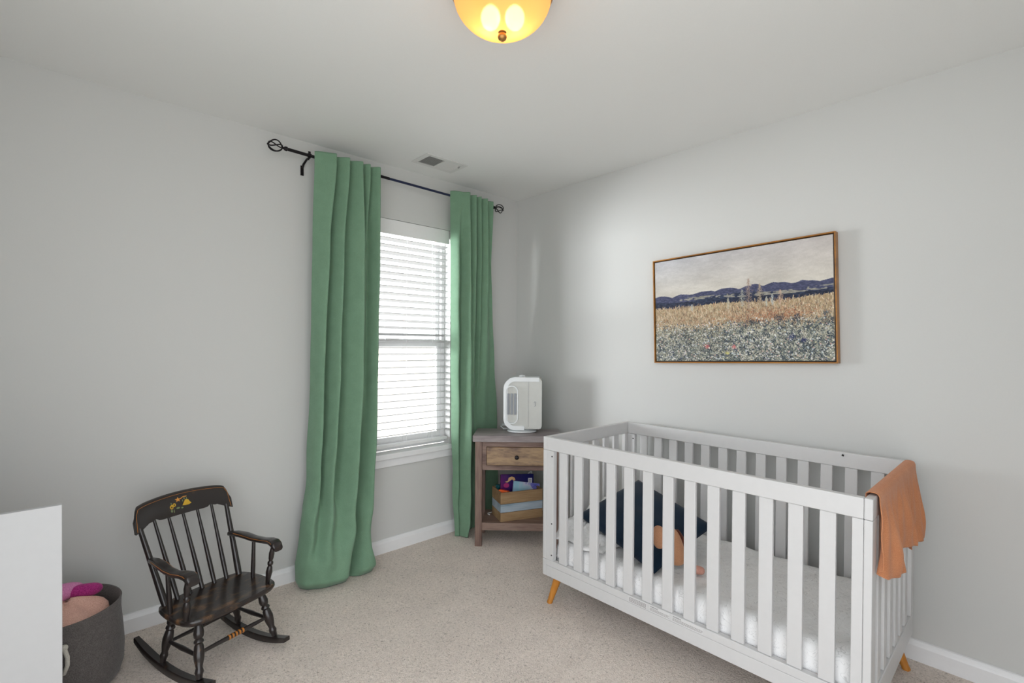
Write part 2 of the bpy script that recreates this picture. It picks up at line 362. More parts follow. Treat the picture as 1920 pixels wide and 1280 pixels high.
# ------------------------------------------------------------------ curtain rod
RY = -0.09
def rod_z(x): return interp(x, [-1.82, -1.2, -0.27], [2.340, 2.323, 2.311])
def rod():
    t = thing('curtain_rod', 'thin black metal curtain rod with openwork ball finials above the window', 'curtain rod', (-1.04, RY, 2.32))
    L = lambda x, y, z: (x+1.04, y-RY, z-2.32)
    MB().tube([L(-1.765, RY, rod_z(-1.765)), L(-1.16, RY, rod_z(-1.16))], 0.0085, 14).build('outer_pole', M['iron'], t, smooth='auto')
    MB().tube([L(-1.18, RY, rod_z(-1.18)), L(-0.315, RY, rod_z(-0.315))], 0.0075, 14).build('inner_pole', M['navy_iron'], t, smooth='auto')
    for (xc, sgn) in ((-1.815, -1), (-0.265, 1)):
        z = rod_z(xc); r = 0.030
        b = MB()
        for k in range(5):     # twisted cage wires
            a0 = 2*PI*k/5; pts = []
            for i in range(17):
                s = i/16; th = PI*s; a = a0 + 1.5*s
                pts.append(L(xc - sgn*0.034*math.cos(th), RY + r*math.sin(th)*math.cos(a), z + r*math.sin(th)*math.sin(a)))
            b.tube(pts, 0.0034, 6)
        b.ball(L(xc+sgn*0.035, RY, z), 0.006, 6)
        fo = b.build('finial', M['iron'], t, smooth=True)
        c = MB(); c.tube([L(xc-sgn*x, RY, rod_z(xc-sgn*x)) for x in (0.032, 0.036, 0.040, 0.047, 0.058, 0.062)], [0.004, 0.007, 0.005, 0.011, 0.012, 0.008], 14)
        c.build('collar', M['iron'], fo, smooth='auto')
    for xc in (-1.640, -0.330):
        z = rod_z(xc); b = MB()
        b.tube([L(xc, RY-0.004, z-0.012), L(xc-0.003, RY+0.03, z-0.014), L(xc-0.006, -0.02, z-0.030), L(xc-0.008, -0.008, z-0.05)], 0.006, 8)
        b.box(*[q for q in (xc-0.016+1.04, xc-0.000+1.04)], -0.006-RY, -0.0005-RY, z-0.088-2.32, z-0.035-2.32)
        b.tube([L(xc-0.007, RY, z-0.001), L(xc-0.006, RY, z), L(xc+0.006, RY, z), L(xc+0.007, RY, z-0.001)], [0.010, 0.0125, 0.0125, 0.010], 14)
        b.box(xc-0.006+1.04, xc+0.006+1.04, -0.003, 0.003, z+0.008-2.32, z+0.022-2.32)
        br = b.build('bracket', M['iron'], t, smooth='auto')
        MB().tube([L(xc-0.004, RY+0.0, z-0.010), L(xc-0.004, RY, z-0.026)], 0.0035, 8).build('thumb_screw', M['iron'], br)
rod()

# ------------------------------------------------------------------ curtains
def crom(p0, p1, p2, p3, t):
    return 0.5*((2*p1)+(-p0+p2)*t+(2*p0-5*p1+4*p2-p3)*t*t+(-p0+3*p1-3*p2+p3)*t*t*t)
def curtain(label, zl, cols, seed, wr):
    """cols: one (xs, ys) plan track per fold column, given at the heights zl"""
    rnd = np.random.default_rng(seed); ph = rnd.random(12)*6.28
    K = len(cols)
    def at(k, z):
        k = min(K-1, max(0, k)); xs, ys = cols[k]
        i = 0
        while i < len(zl)-2 and z < zl[i+1]: i += 1
        t = min(1, max(0, (zl[i]-z)/(zl[i]-zl[i+1]))); t = t*t*(3-2*t)*0.6+t*0.4
        y = lerp(ys[i], ys[i+1], t)
        if y < -0.10: y = -0.10 + (y+0.10)*lerp(1.2, 1.65, sstep(0.15, 0.9, z))
        return lerp(xs[i], xs[i+1], t), y
    def fn(u, v):
        z = lerp(2.36, zl[-1], v) if v < 0.9 else lerp(lerp(2.36, zl[-1], 0.9), zl[-1], (v-0.9)/0.1)
        f = u*(K-1); k = min(int(f), K-2); g = f-k
        P = [at(k+d, z) for d in (-1, 0, 1, 2)]
        x = crom(P[0][0], P[1][0], P[2][0], P[3][0], g); y = crom(P[0][1], P[1][1], P[2][1], P[3][1], g)
        zz = z
        top = 2.36-0.11
        if z > top: zz = lerp(top, rod_z(x)+0.027+0.002*math.sin(30*u), (z-top)/0.11)
        hemline = rod_z(x)-0.022
        if abs(zz-hemline) < 0.005: y += 0.002
        low = sstep(1.0, 0.1, zz)
        y -= 0.0025*math.sin(14*zz+ph[0]+9*u)*sstep(2.2, 1.6, zz)
        y -= wr*low*(0.5*math.sin(38*u+22*zz+ph[1])+0.5*math.sin(21*u-31*zz+ph[2]))*sstep(0.0, 0.03, zz)
        x += wr*0.8*low*math.sin(17*zz+11*u+ph[3])
        return (x, min(y, -0.020), max(zz, 0.004))
    o = grid('curtain', fn, 260, 260, M['curtain'], solid=0.0018)
    return tag(o, label, 'curtain', 'green curtains')
ZL1 = [2.36, 2.30, 1.9, 1.15, 0.60, 0.30, 0.14, 0.05, 0.004]
curtain('long green curtain left of the window, its hem pooled on the carpet', ZL1, [
 ([-1.617,-1.617,-1.624,-1.632,-1.650,-1.665,-1.680,-1.665,-1.650], [-.102,-.102,-.095,-.090,-.080,-.060,-.045,-.040,-.040]),
 ([-1.570,-1.570,-1.590,-1.612,-1.638,-1.690,-1.722,-1.712,-1.690], [-.120,-.120,-.130,-.140,-.135,-.110,-.110,-.110,-.090]),
 ([-1.521,-1.521,-1.560,-1.592,-1.612,-1.655,-1.700,-1.700,-1.675], [-.138,-.138,-.147,-.150,-.158,-.175,-.185,-.175,-.140]),
 ([-1.514,-1.514,-1.550,-1.572,-1.595,-1.610,-1.650,-1.650,-1.640], [-.100,-.100,-.096,-.096,-.104,-.150,-.205,-.205,-.165]),
 ([-1.446,-1.446,-1.485,-1.512,-1.548,-1.570,-1.600,-1.605,-1.600], [-.138,-.138,-.152,-.160,-.172,-.195,-.232,-.228,-.185]),
 ([-1.438,-1.438,-1.472,-1.490,-1.508,-1.520,-1.545,-1.550,-1.550], [-.100,-.100,-.100,-.104,-.112,-.165,-.225,-.232,-.190]),
 ([-1.367,-1.367,-1.372,-1.388,-1.424,-1.440,-1.470,-1.480,-1.480], [-.138,-.138,-.158,-.172,-.190,-.210,-.225,-.228,-.190]),
 ([-1.360,-1.360,-1.358,-1.374,-1.408,-1.428,-1.446,-1.450,-1.450], [-.100,-.100,-.098,-.096,-.090,-.090,-.100,-.130,-.140]),
 ([-1.316,-1.316,-1.336,-1.344,-1.372,-1.388,-1.408,-1.420,-1.420], [-.132,-.132,-.126,-.112,-.096,-.100,-.115,-.170,-.165]),
 ([-1.309,-1.309,-1.306,-1.318,-1.338,-1.352,-1.365,-1.385,-1.385], [-.100,-.100,-.100,-.112,-.126,-.135,-.160,-.215,-.180]),
 ([-1.254,-1.254,-1.264,-1.285,-1.298,-1.305,-1.310,-1.315,-1.320], [-.131,-.131,-.142,-.154,-.160,-.150,-.160,-.205,-.170]),
 ([-1.237,-1.237,-1.243,-1.260,-1.270,-1.285,-1.300,-1.290,-1.295], [-.100,-.100,-.104,-.106,-.104,-.085,-.080,-.130,-.120])], 3, 0.006)
ZL2 = [2.36, 2.30, 1.9, 1.15, 0.90, 0.30, 0.12, 0.004]
curtain('long green curtain right of the window, hanging behind the nightstand', ZL2, [
 ([-.712,-.712,-.706,-.700,-.696,-.676,-.665,-.655], [-.100,-.100,-.100,-.100,-.100,-.095,-.095,-.090]),
 ([-.665,-.665,-.682,-.680,-.678,-.662,-.655,-.640], [-.122,-.122,-.138,-.138,-.138,-.130,-.130,-.110]),
 ([-.635,-.635,-.650,-.655,-.658,-.650,-.645,-.630], [-.130,-.130,-.112,-.104,-.104,-.110,-.115,-.110]),
 ([-.592,-.592,-.606,-.616,-.620,-.615,-.612,-.605], [-.138,-.138,-.155,-.168,-.174,-.188,-.195,-.160]),
 ([-.584,-.584,-.580,-.580,-.580,-.560,-.550,-.550], [-.100,-.100,-.104,-.108,-.106,-.085,-.085,-.085]),
 ([-.531,-.531,-.532,-.532,-.528,-.505,-.500,-.500], [-.133,-.133,-.134,-.122,-.104,-.072,-.070,-.070]),
 ([-.524,-.524,-.505,-.500,-.490,-.475,-.470,-.470], [-.100,-.100,-.102,-.102,-.088,-.058,-.055,-.055]),
 ([-.487,-.487,-.482,-.486,-.478,-.450,-.440,-.440], [-.133,-.133,-.132,-.124,-.096,-.068,-.065,-.065]),
 ([-.480,-.480,-.476,-.472,-.462,-.430,-.420,-.420], [-.100,-.100,-.096,-.088,-.068,-.050,-.050,-.050]),
 ([-.431,-.431,-.418,-.410,-.400,-.370,-.360,-.360], [-.133,-.133,-.130,-.112,-.086,-.065,-.060,-.060]),
 ([-.424,-.424,-.392,-.355,-.335,-.310,-.300,-.300], [-.100,-.100,-.104,-.096,-.072,-.050,-.050,-.050]),
 ([-.355,-.355,-.362,-.302,-.262,-.225,-.220,-.220], [-.118,-.118,-.110,-.085,-.068,-.045,-.045,-.045])], 11, 0.003)

# ------------------------------------------------------------------ ceiling vent
t = thing('ceiling_vent', 'white rectangular air register set in the ceiling near the window', 'vent', (-0.90, -0.25, H))
b = MB(); W2, D2 = 0.15, 0.092; iw, idp = 0.118, 0.062
b.box(-W2, -iw, -D2, D2, -0.005, -0.0005).box(iw, W2, -D2, D2, -0.005, -0.0005).box(-iw, iw, -D2, -idp, -0.005, -0.0005).box(-iw, iw, idp, D2, -0.005, -0.0005).box(-0.004, 0.004, -idp, idp, -0.005, -0.0005)
b.build('frame', M['vent'], t, bevel=0.0015)
MB().box(-iw, iw, -idp, idp, -0.0012, -0.0005).build('duct_opening', M['vent_dark'], t)
for s_, (xa, xb) in ((1, (-iw, -0.004)), (-1, (0.004, iw))):
    b = MB(); n = 11
    for i in range(n):
        x = lerp(xa, xb, (i+0.5)/n); dx = 0.0048*s_
        b.add([(x-dx, -idp, -0.0065), (x+dx*0.4, -idp, -0.0015), (x+dx*0.4+0.0008, -idp, -0.0015), (x-dx+0.0008, -idp, -0.0065),
               (x-dx, idp, -0.0065), (x+dx*0.4, idp, -0.0015), (x+dx*0.4+0.0008, idp, -0.0015), (x-dx+0.0008, idp, -0.0065)],
              [(0, 1, 2, 3), (7, 6, 5, 4), (0, 4, 5, 1), (1, 5, 6, 2), (2, 6, 7, 3), (3, 7, 4, 0)])
    b.build('louvres', M['vent'], t)
MB().box(0.108, 0.113, -0.055, -0.040, -0.016, -0.004).build('damper_lever', M['vent_dark'], t, bevel=0.001)
for sx in (-1, 1):
    MB().lathe([(0.0, -0.0065), (0.003, -0.0063), (0.0038, -0.0052), (0.0038, -0.0048)], 10, (sx*0.134, 0.0)).build('screw', M['vent'], t)

# ------------------------------------------------------------------ ceiling light
LX, LY = -1.632, -1.654
t = thing('ceiling_light', 'glowing amber glass bowl ceiling light with bronze rim and finial', 'ceiling light', (LX, LY, H))
m, nt, bs = new_mat('amber_frosted_glass'); M['amber'] = m
tl = N(nt, 'ShaderNodeBsdfTranslucent'); tl.inputs['Color'].default_value = (0.46, 0.255, 0.10, 1)
tp = N(nt, 'ShaderNodeBsdfRefraction', in_Roughness=0.38, in_IOR=1.12); tp.inputs['Color'].default_value = (1.0, 0.86, 0.62, 1)
gy = N(nt, 'ShaderNodeBsdfGlossy', in_Roughness=0.15)
em = N(nt, 'ShaderNodeEmission'); em.inputs['Color'].default_value = (1.0, 0.60, 0.22, 1); em.inputs['Strength'].default_value = 0.30
a1 = N(nt, 'ShaderNodeMixShader'); a1.inputs[0].default_value = 0.30; a2 = N(nt, 'ShaderNodeMixShader'); a2.inputs[0].default_value = 0.05; a3 = N(nt, 'ShaderNodeAddShader')
nt.links.new(tl.outputs[0], a1.inputs[1]); nt.links.new(tp.outputs[0], a1.inputs[2]); nt.links.new(a1.outputs[0], a2.inputs[1]); nt.links.new(gy.outputs[0], a2.inputs[2])
nt.links.new(a2.outputs[0], a3.inputs[0]); nt.links.new(em.outputs[0], a3.inputs[1]); nt.links.new(a3.outputs[0], nt.nodes['Material Output'].inputs['Surface'])
M['bronze'] = plain('brushed_bronze', S(176, 128, 72), 0.35, 0.8)
b = MB(); R0, D0, zb = 0.152, 0.112, 2.283-H
outer = [(R0*math.sin(a), zb+D0-D0*math.cos(a)) for a in np.linspace(0.02, PI/2*0.97, 22)]
inner = [(r*0.975, z+0.004) for r, z in outer[::-1]]
n = 48; rings = [[(r*math.cos(2*PI*j/n), r*math.sin(2*PI*j/n), z) for j in range(n)] for r, z in outer+inner]
b.loft(rings); bowl = b.build('glass_bowl', M['amber'], t, smooth=True)
b = MB(); b.lathe([(0.05, -0.0005), (0.150, -0.0005), (0.159, -0.012), (0.160, -0.040), (0.1545, -0.047), (0.1535, -0.047), (0.1535, -0.038), (0.145, -0.012), (0.05, -0.010)], 48)
b.build('bronze_rim', M['bronze'], t, smooth='auto')
b = MB(); b.lathe([(0.0005, zb-0.026), (0.007, zb-0.025), (0.0125, zb-0.020), (0.0145, zb-0.014), (0.0125, zb-0.007), (0.008, zb-0.003), (0.013, zb-0.0005), (0.008, zb+0.004)], 24)
b.build('finial', M['bronze'], t, smooth='auto')
m, nt, bs = new_mat('lit_bulb'); M['bulb'] = m; bs.inputs['Emission Color'].default_value = (1, 0.86, 0.66, 1); bs.inputs['Emission Strength'].default_value = 17
for q in (-1, 1):
    c = Vector((0.732, -0.681, 0))*0.038*q + Vector((0.01, 0.01, 0))
    MB().ball((c.x, c.y, zb+0.054), (0.030, 0.030, 0.036), 14).build('bulb', M['bulb'], t, smooth=True)
    MB().tube([(c.x, c.y, zb+0.092), (c.x, c.y, -0.012)], 0.011, 12).build('socket', M['bronze'], t)

# ------------------------------------------------------------------ painting on the right wall
def painting():
    t = thing('framed_landscape_picture', 'framed landscape canvas of a wildflower field hanging tilted above the crib', 'picture', (0, -1.701, 1.527))
    a = math.radians(1.6); c, s = math.cos(a), math.sin(a)
    t.matrix_world = Matrix(((0, 0, -1, -0.0015), (-c, s, 0, -1.701), (s, c, 0, 1.527), (0, 0, 0, 1)))
    W, Hh, D = 0.937, 0.606, 0.040; fr = 0.006
    b = MB()
    b.box(-W/2, W/2, Hh/2-fr, Hh/2, 0.0005, D).box(-W/2, W/2, -Hh/2, -Hh/2+fr, 0.0005, D)
    b.box(-W/2, -W/2+fr, -Hh/2+fr, Hh/2-fr, 0.0005, D).box(W/2-fr, W/2, -Hh/2+fr, Hh/2-fr, 0.0005, D)
    b.build('picture_frame', M['frame_wood'], t, bevel=0.0008)
    MB().box(-W/2+fr, W/2-fr, -Hh/2+fr, Hh/2-fr, 0.001, 0.018).build('backing_board', M['frame_dark'], t)
    cw, ch = W-2*fr-0.012, Hh-2*fr-0.012
    # paint the field, stroke by stroke, into a colour grid
    GW, GH = 560, 364
    sr = lambda r, g, b: np.array([r, g, b], float)
    img = np.zeros((GH, GW, 3)); R = np.random.default_rng(21)
    yy, xx = np.mgrid[0:GH, 0:GW]; V = yy/GH; U = xx/GW
    def nz(sx, sy, seed):
        r = np.random.default_rng(seed); gx, gy = int(GW/sx)+3, int(GH/sy)+3; g = r.random((gy, gx))
        fx = xx/sx; fy = yy/sy; ix = fx.astype(int); iy = fy.astype(int); dx = fx-ix; dy = fy-iy
        dx = dx*dx*(3-2*dx); dy = dy*dy*(3-2*dy)
        return (g[iy, ix]*(1-dx)+g[iy, ix+1]*dx)*(1-dy)+(g[iy+1, ix]*(1-dx)+g[iy+1, ix+1]*dx)*dy
    tt = np.clip(V/0.36, 0, 1)[..., None]; uu = U[..., None]
    sky = sr(176, 177, 182)*(1-uu) + sr(190, 184, 181)*uu
    sky = sky*(1-tt) + sr(197, 192, 182)*tt
    sky += ((nz(60, 26, 1)-0.5)*20 + (nz(14, 5, 2)-0.5)*10 + (nz(3, 2, 3)-0.5)*8)[..., None]
    img[:] = sky
    def px(c, m): img[m] = (c + ((nz(5, 3, 9)-0.5)*34)[..., None])[m]
    ridge = 0.352 + 0.014*np.sin(U*7+1)*0.6 - 0.020*np.abs(np.sin(U*23+0.4)) - 0.012*(nz(16, 400, 5)) - 0.010*(U > 0.6)
    px(np.broadcast_to(sr(66, 70, 98), img.shape), V > ridge+0.015)
    m2 = V > 0.40 + 0.02*np.sin(U*9) + 0.012*nz(10, 400, 6)
    px(np.broadcast_to(sr(40, 50, 74), img.shape), m2)
    nn_ = nz(34, 7, 8)*0.6+nz(9, 3, 18)*0.4
    st = (np.abs(V-(0.408+0.010*np.sin(U*8+2))) < 0.016) & (nn_ > 0.60-0.22*np.clip((U-0.55)*4, 0, 1))
    px(np.broadcast_to(sr(138, 136, 128), img.shape), st)
    dk = (V > 0.425+0.01*nz(18, 300, 31)) & (nz(12, 5, 33) > 0.42)
    px(np.broadcast_to(sr(28, 36, 58), img.shape), dk)
    g0 = 0.475 + 0.012*np.sin(U*11) + 0.018*(nz(4, 500, 12)-0.5)
    mg = V > g0
    k = np.clip((V-0.47)/0.5, 0, 1)[..., None]
    base = sr(176, 156, 122)*(1-k) + sr(96, 100, 96)*k
    px(base, mg)
    def stroke(x, y, L, ang, col, wd=1, curve=0.0, al=0.9):
        n = max(2, int(L)); 
        for i in range(n):
            xi = int(x); yi = int(y)
            if 0 <= xi < GW-wd and 0 <= yi < GH-1:
                img[yi, xi:xi+wd] = img[yi, xi:xi+wd]*(1-al)+col*al
            ang += curve; x += math.cos(ang); y -= math.sin(ang)
    pal_grass = [sr(196, 176, 146), sr(172, 150, 118), sr(142, 122, 96), sr(204, 188, 162), sr(112, 98, 84), sr(170, 136, 106)]
    for _ in range(5200):
        y = GH*(0.48+0.22*R.random()**0.9); x = R.random()*GW
        stroke(x, y, R.uniform(4, 14), PI/2+R.normal(0, 0.22), pal_grass[R.integers(6)]+R.normal(0, 10), 2 if R.random() < 0.5 else 1, R.normal(0, 0.02))
    for _ in range(1500):       # rust and orange drift, strongest right of centre
        cx, cy, sx, sy = [(0.78, 0.60, 0.09, 0.04), (0.60, 0.63, 0.09, 0.05), (0.30, 0.62, 0.16, 0.03)][R.choice(3, p=[0.45, 0.4, 0.15])]
        x = GW*(cx+R.normal(0, sx)); y = GH*(cy+R.normal(0, sy))
        stroke(x, y, R.uniform(3, 8), R.random()*PI, [sr(180, 120, 84), sr(196, 146, 108), sr(150, 92, 70), sr(90, 60, 60)][R.integers(4)], 1, R.normal(0, 0.1), 0.8)
    pal_low = [sr(206, 204, 192), sr(172, 172, 156), sr(120, 128, 120), sr(58, 68, 78), sr(36, 48, 64), sr(148, 150, 132), sr(74, 88, 92), sr(186, 178, 158)]
    clump = nz(22, 16, 41)*0.6+nz(9, 7, 42)*0.4
    for _ in range(15000):
        v = 0.64+0.37*R.random()**0.8; x = R.random()*GW
        dark = clump[min(GH-1, int(v*GH)), min(GW-1, int(x))] > 0.52
        if R.random() > (v-0.60)*7: continue
        right = x/GW > 0.45
        L = R.uniform(6, 18) if right else R.uniform(3, 8)
        stroke(x, v*GH, L, R.random()*PI*2, pal_low[[3, 4, 6, 4, 3, 2, 5, 1][R.integers(8)] if dark else R.integers(8)]+R.normal(0, 8), 2 if R.random() < 0.75 else 1, R.normal(0, 0.16 if right else 0.3), 0.9)
    for _ in range(1000):       # white, pink and blue blossoms
        v = 0.60+0.39*R.random()**0.7; x = int(R.random()*GW); y = int(v*GH); r = R.integers(1, 3)
        c = [sr(222, 222, 216), sr(212, 206, 208), sr(196, 208, 214), sr(206, 170, 160), sr(226, 216, 170), sr(44, 56, 96)][R.choice(6, p=[0.42, 0.2, 0.16, 0.1, 0.05, 0.07])]
        img[max(0, y-r):y+r, max(0, x-r):x+r] = img[max(0, y-r):y+r, max(0, x-r):x+r]*0.25+c*0.75
    for (fx, fy, rr, c) in [(0.34, 0.86, 4, sr(176, 66, 72)), (0.50, 0.87, 4, sr(196, 110, 112)), (0.80, 0.80, 6, sr(30, 44, 96)), (0.86, 0.83, 5, sr(40, 46, 92)), (0.46, 0.93, 3, sr(206, 200, 120)), (0.83, 0.64, 9, sr(40, 46, 62)), (0.74, 0.63, 8, sr(38, 40, 52)), (0.60, 0.66, 8, sr(42, 48, 60)), (0.96, 0.62, 6, sr(60, 74, 84))]:
        for _ in range(rr*16):
            stroke(fx*GW+R.normal(0, rr), fy*GH+R.normal(0, rr*0.8), R.uniform(2, 5), R.random()*6.28, c+R.normal(0, 10), 1, 0.2, 0.85)
    def stalk(fx, top, bot, wd, c):
        x0 = fx*GW
        for yi in range(int(top*GH), int(bot*GH)):
            s = (yi/GH-top)/(bot-top); stroke(x0+math.sin(yi*0.1), yi, 2, PI/2, c*0.8, 1, 0, 0.7)
            if s < 0.75:
                for _ in range(4):
                    stroke(x0+R.normal(0, wd*(0.3+math.sin(PI*min(1, s*1.3)))), yi, R.uniform(2, 4), PI/2+R.normal(0, 0.6), c+R.normal(0, 18), 1, 0, 0.75)
    for a_ in [(0.586, 0.275, 0.62, 4.2, sr(160, 138, 124)), (0.645, 0.33, 0.60, 3.4, sr(168, 150, 126)), (0.55, 0.37, 0.56, 3.6, sr(168, 168, 158)), (0.75, 0.40, 0.56, 3.2, sr(190, 162, 142)), (0.71, 0.43, 0.55, 1.6, sr(176, 180, 176)), (0.47, 0.43, 0.56, 2.0, sr(186, 180, 160)), (0.25, 0.46, 0.54, 2.2, sr(178, 180, 172)), (0.36, 0.47, 0.55, 1.8, sr(190, 176, 140)), (0.68, 0.45, 0.55, 1.4, sr(180, 182, 170))]: stalk(*a_)
    img = np.clip(img, 0, 255)/255.0
    lin = np.where(img <= 0.04045, img/12.92, ((img+0.055)/1.055)**2.4)*1.04
    me = bpy.data.meshes.new('canvas')
    vx = -cw/2 + cw*np.arange(GW)/(GW-1); vy = ch/2 - ch*np.arange(GH)/(GH-1)
    X, Y = np.meshgrid(vx, vy); lum = img.mean(axis=2)
    Z = np.full_like(X, 0.0345) + (lum-0.5)*0.0006
    verts = np.stack([X, Y, Z], -1).reshape(-1, 3)
    nv = len(verts)
    ii = (np.arange(GH-1)[:, None]*GW + np.arange(GW-1)[None, :]).reshape(-1)
    quads = np.stack([ii, ii+GW, ii+GW+1, ii+1], -1)
    # close the canvas: a box rim and back
    rim = [(-cw/2, ch/2, 0.0185), (cw/2, ch/2, 0.0185), (cw/2, -ch/2, 0.0185), (-cw/2, -ch/2, 0.0185)]
    allv = verts.tolist() + rim
    tl_, tr_, bl_, br_ = 0, GW-1, (GH-1)*GW, GH*GW-1
    r0, r1, r2, r3 = nv, nv+1, nv+2, nv+3
    fs = quads.tolist() + [[tl_, tr_, r1, r0][::1], [tr_, br_, r2, r1], [br_, bl_, r3, r2], [bl_, tl_, r0, r3], [r0, r1, r2, r3]]
    me.from_pydata(allv, [], fs); me.update()
    ca = me.color_attributes.new('paint', 'FLOAT_COLOR', 'POINT')
    cc = np.ones((nv+4, 4)); cc[:nv, :3] = lin.reshape(-1, 3); cc[nv:, :3] = 0.5
    ca.data.foreach_set('color', cc.reshape(-1))
    m, nt, bs = new_mat('painted_canvas'); bs.inputs['Roughness'].default_value = 0.75
    at = N(nt, 'ShaderNodeAttribute'); at.attribute_name = 'paint'; nt.links.new(at.outputs['Color'], bs.inputs['Base Color'])
    me.materials.append(m); o = bpy.data.objects.new('canvas', me); link(o, t)
painting()

# ------------------------------------------------------------------ nightstand, across the corner
NA = (-0.674, -0.308); NR = -PI/4
def nloc(u, v, z): return (NA[0] + 0.70711*u + 0.70711*v, NA[1] - 0.70711*u + 0.70711*v, z)
t = thing('nightstand', 'weathered grey-brown wooden nightstand with one drawer and open shelf in the corner', 'nightstand', nloc(0, 0, 0), NR)
NWd, ND, NH = 0.572, 0.285, 0.724
MB().box(0, NWd, 0, ND, NH-0.040, NH).build('table_top', M['nw_top'], t, bevel=0.002)
for (x, y) in ((0.015, 0.010), (NWd-0.060, 0.010), (0.015, ND-0.050), (NWd-0.060, ND-0.050)):
    MB().box(x, x+0.045, y, y+0.040, 0.0, NH-0.0405).build('leg', M['nw_z'], t, bevel=0.0015)
b = MB(); b.box(0.0605, NWd-0.0605, 0.016, 0.034, 0.650, NH-0.041).box(0.0605, NWd-0.0605, 0.016, 0.034, 0.498, 0.528)
b.box(0.0605, 0.088, 0.016, 0.034, 0.528, 0.650).box(NWd-0.088, NWd-0.0605, 0.016, 0.034, 0.528, 0.650)
b.build('front_rail', M['nw_x'], t, bevel=0.001)
b = MB(); b.box(0.020, 0.038, 0.0505, ND-0.0505, 0.498, NH-0.041); b.box(NWd-0.038, NWd-0.020, 0.0505, ND-0.0505, 0.498, NH-0.041); b.box(0.0605, NWd-0.0605, ND-0.034, ND-0.016, 0.498, NH-0.041)
b.build('side_panel', M['nw_x'], t, bevel=0.001)
dr = MB().box(0.090, NWd-0.090, 0.006, 0.0335, 0.530, 0.648).build('drawer', M['nw_drawer'], t, bevel=0.006, seg=2)
b = MB(); prof = [(0.0, 0.0005), (0.005, 0.0), (0.006, -0.006), (0.012, -0.012), (0.014, -0.018), (0.010, -0.024), (0.0, -0.026)]
rings = [[(NWd/2+max(r, 0.0005)*math.cos(2*PI*j/18), 0.006+y, 0.587+max(r, 0.0005)*math.sin(2*PI*j/18)) for j in range(18)] for r, y in prof]
b.loft(rings); b.build('knob', M['iron'], dr, smooth='auto')
MB().box(0.0605, NWd-0.0605, 0.012, ND-0.012, 0.106, 0.155).build('shelf', M['nw_x'], t, bevel=0.0015)

# ------------------------------------------------------------------ heater on the nightstand
hp = nloc(0.315, 0.175, 0.7245)
t = thing('space_heater', 'small white rounded electric heater standing on the nightstand', 'heater', hp, math.radians(-47))
b = MB()
def oval(rx, ry, z, n=32, cx=0, cy=0): return [(cx+rx*math.cos(2*PI*j/n), cy+ry*math.sin(2*PI*j/n), z) for j in range(n)]
b.loft([oval(0.094, 0.070, 0.0), oval(0.100, 0.076, 0.004), oval(0.098, 0.074, 0.010), oval(0.075, 0.058, 0.017), oval(0.060, 0.047, 0.024), oval(0.064, 0.050, 0.034)])
b.build('base', M['white_plastic'], t, smooth='auto')
# body: rounded outline in x,z (profile seen from the side) extruded in depth
def capsule(x0, x1, z0, z1, rl, rr, n=10):
    pts = []
    def arc(cx, cz, r, a0, a1):
        for i in range(n+1):
            a = lerp(a0, a1, i/n); pts.append((cx+r*math.cos(a), cz+r*math.sin(a)))
    arc(x1-rr, z0+rr, rr, -PI/2, 0); arc(x1-rr, z1-rr, rr, 0, PI/2); arc(x0+rl, z1-rl, rl, PI/2, PI); arc(x0+rl, z0+rl, rl, PI, 1.5*PI)
    return pts
MB().prism(capsule(-0.112, 0.135, 0.030, 0.365, 0.070, 0.022), -0.075, 0.075).build('body', M['cream_plastic'], t, smooth='auto', bevel=0.010, seg=3)
# white outer band over the front curve and along the top
def band(out, inn, y0, y1):
    b = MB(); n = len(out)
    vs = [(x, y0, z) for x, z in out] + [(x, y0, z) for x, z in inn] + [(x, y1, z) for x, z in out] + [(x, y1, z) for x, z in inn]
    fs = []
    for j in range(n-1):
        fs += [(j, j+1, n+j+1, n+j), (2*n+j+1, 2*n+j, 3*n+j, 3*n+j+1), (j, 2*n+j, 2*n+j+1, j+1), (n+j, n+j+1, 3*n+j+1, 3*n+j)]
    fs += [(0, n, 3*n, 2*n), (n-1, 3*n-1, 4*n-1, 2*n-1)]
    b.add(vs, fs); return b
def path(off):
    r = 0.078+off; cx = -0.112+0.070; ct = 0.365-0.070; cb = 0.030+0.070
    p = [(0.118, ct+r)]
    for i in range(13): a = PI/2+PI/2*i/12; p.append((cx+r*math.cos(a), ct+r*math.sin(a)))
    for i in range(13): a = PI+PI/2*i/12; p.append((cx+r*math.cos(a), cb+r*math.sin(a)))
    p.append((0.02, cb-r)); return p
band(path(0.0), path(-0.028), -0.082, 0.082).build('front_shell', M['white_plastic'], t, smooth='auto', bevel=0.006, seg=3)
# capsule-shaped grille surround with three slots, wrapped on the camera side of the front
gs = MB(); ocap = capsule(-0.108, -0.022, 0.062, 0.318, 0.042, 0.042); icap = capsule(-0.101, -0.029, 0.069, 0.311, 0.035, 0.035)
ocl = ocap+[ocap[0]]; icl = icap+[icap[0]]
fr_ = band(ocl, icl, -0.088, -0.070).build('grille_surround', M['white_plastic'], t, smooth='auto')
for k in range(3):
    x = -0.094+k*0.0225
    MB().box(x, x+0.015, -0.0835, -0.080, 0.125, 0.265).build('air_slot', M['grille'], fr_, bevel=0.001)
MB().box(0.045, 0.0465, -0.0765, -0.070, 0.045, 0.345).build('seam', M['grille'], t)
b = MB(); b.lathe([(0.0, 0.368), (0.020, 0.372), (0.022, 0.378), (0.016, 0.384), (0.0005, 0.386)], 20, (0.0, 0.0)); b.build('control_knob', M['white_plastic'], t, smooth='auto')
b = MB(); b.tube([(0.083, -0.0765, 0.205), (0.090, -0.0765, 0.213), (0.096, -0.0765, 0.209), (0.090, -0.0765, 0.197), (0.093, -0.0765, 0.186), (0.086, -0.0765, 0.180)], 0.0016, 6); b.build('maker_mark', M['grille'], t)
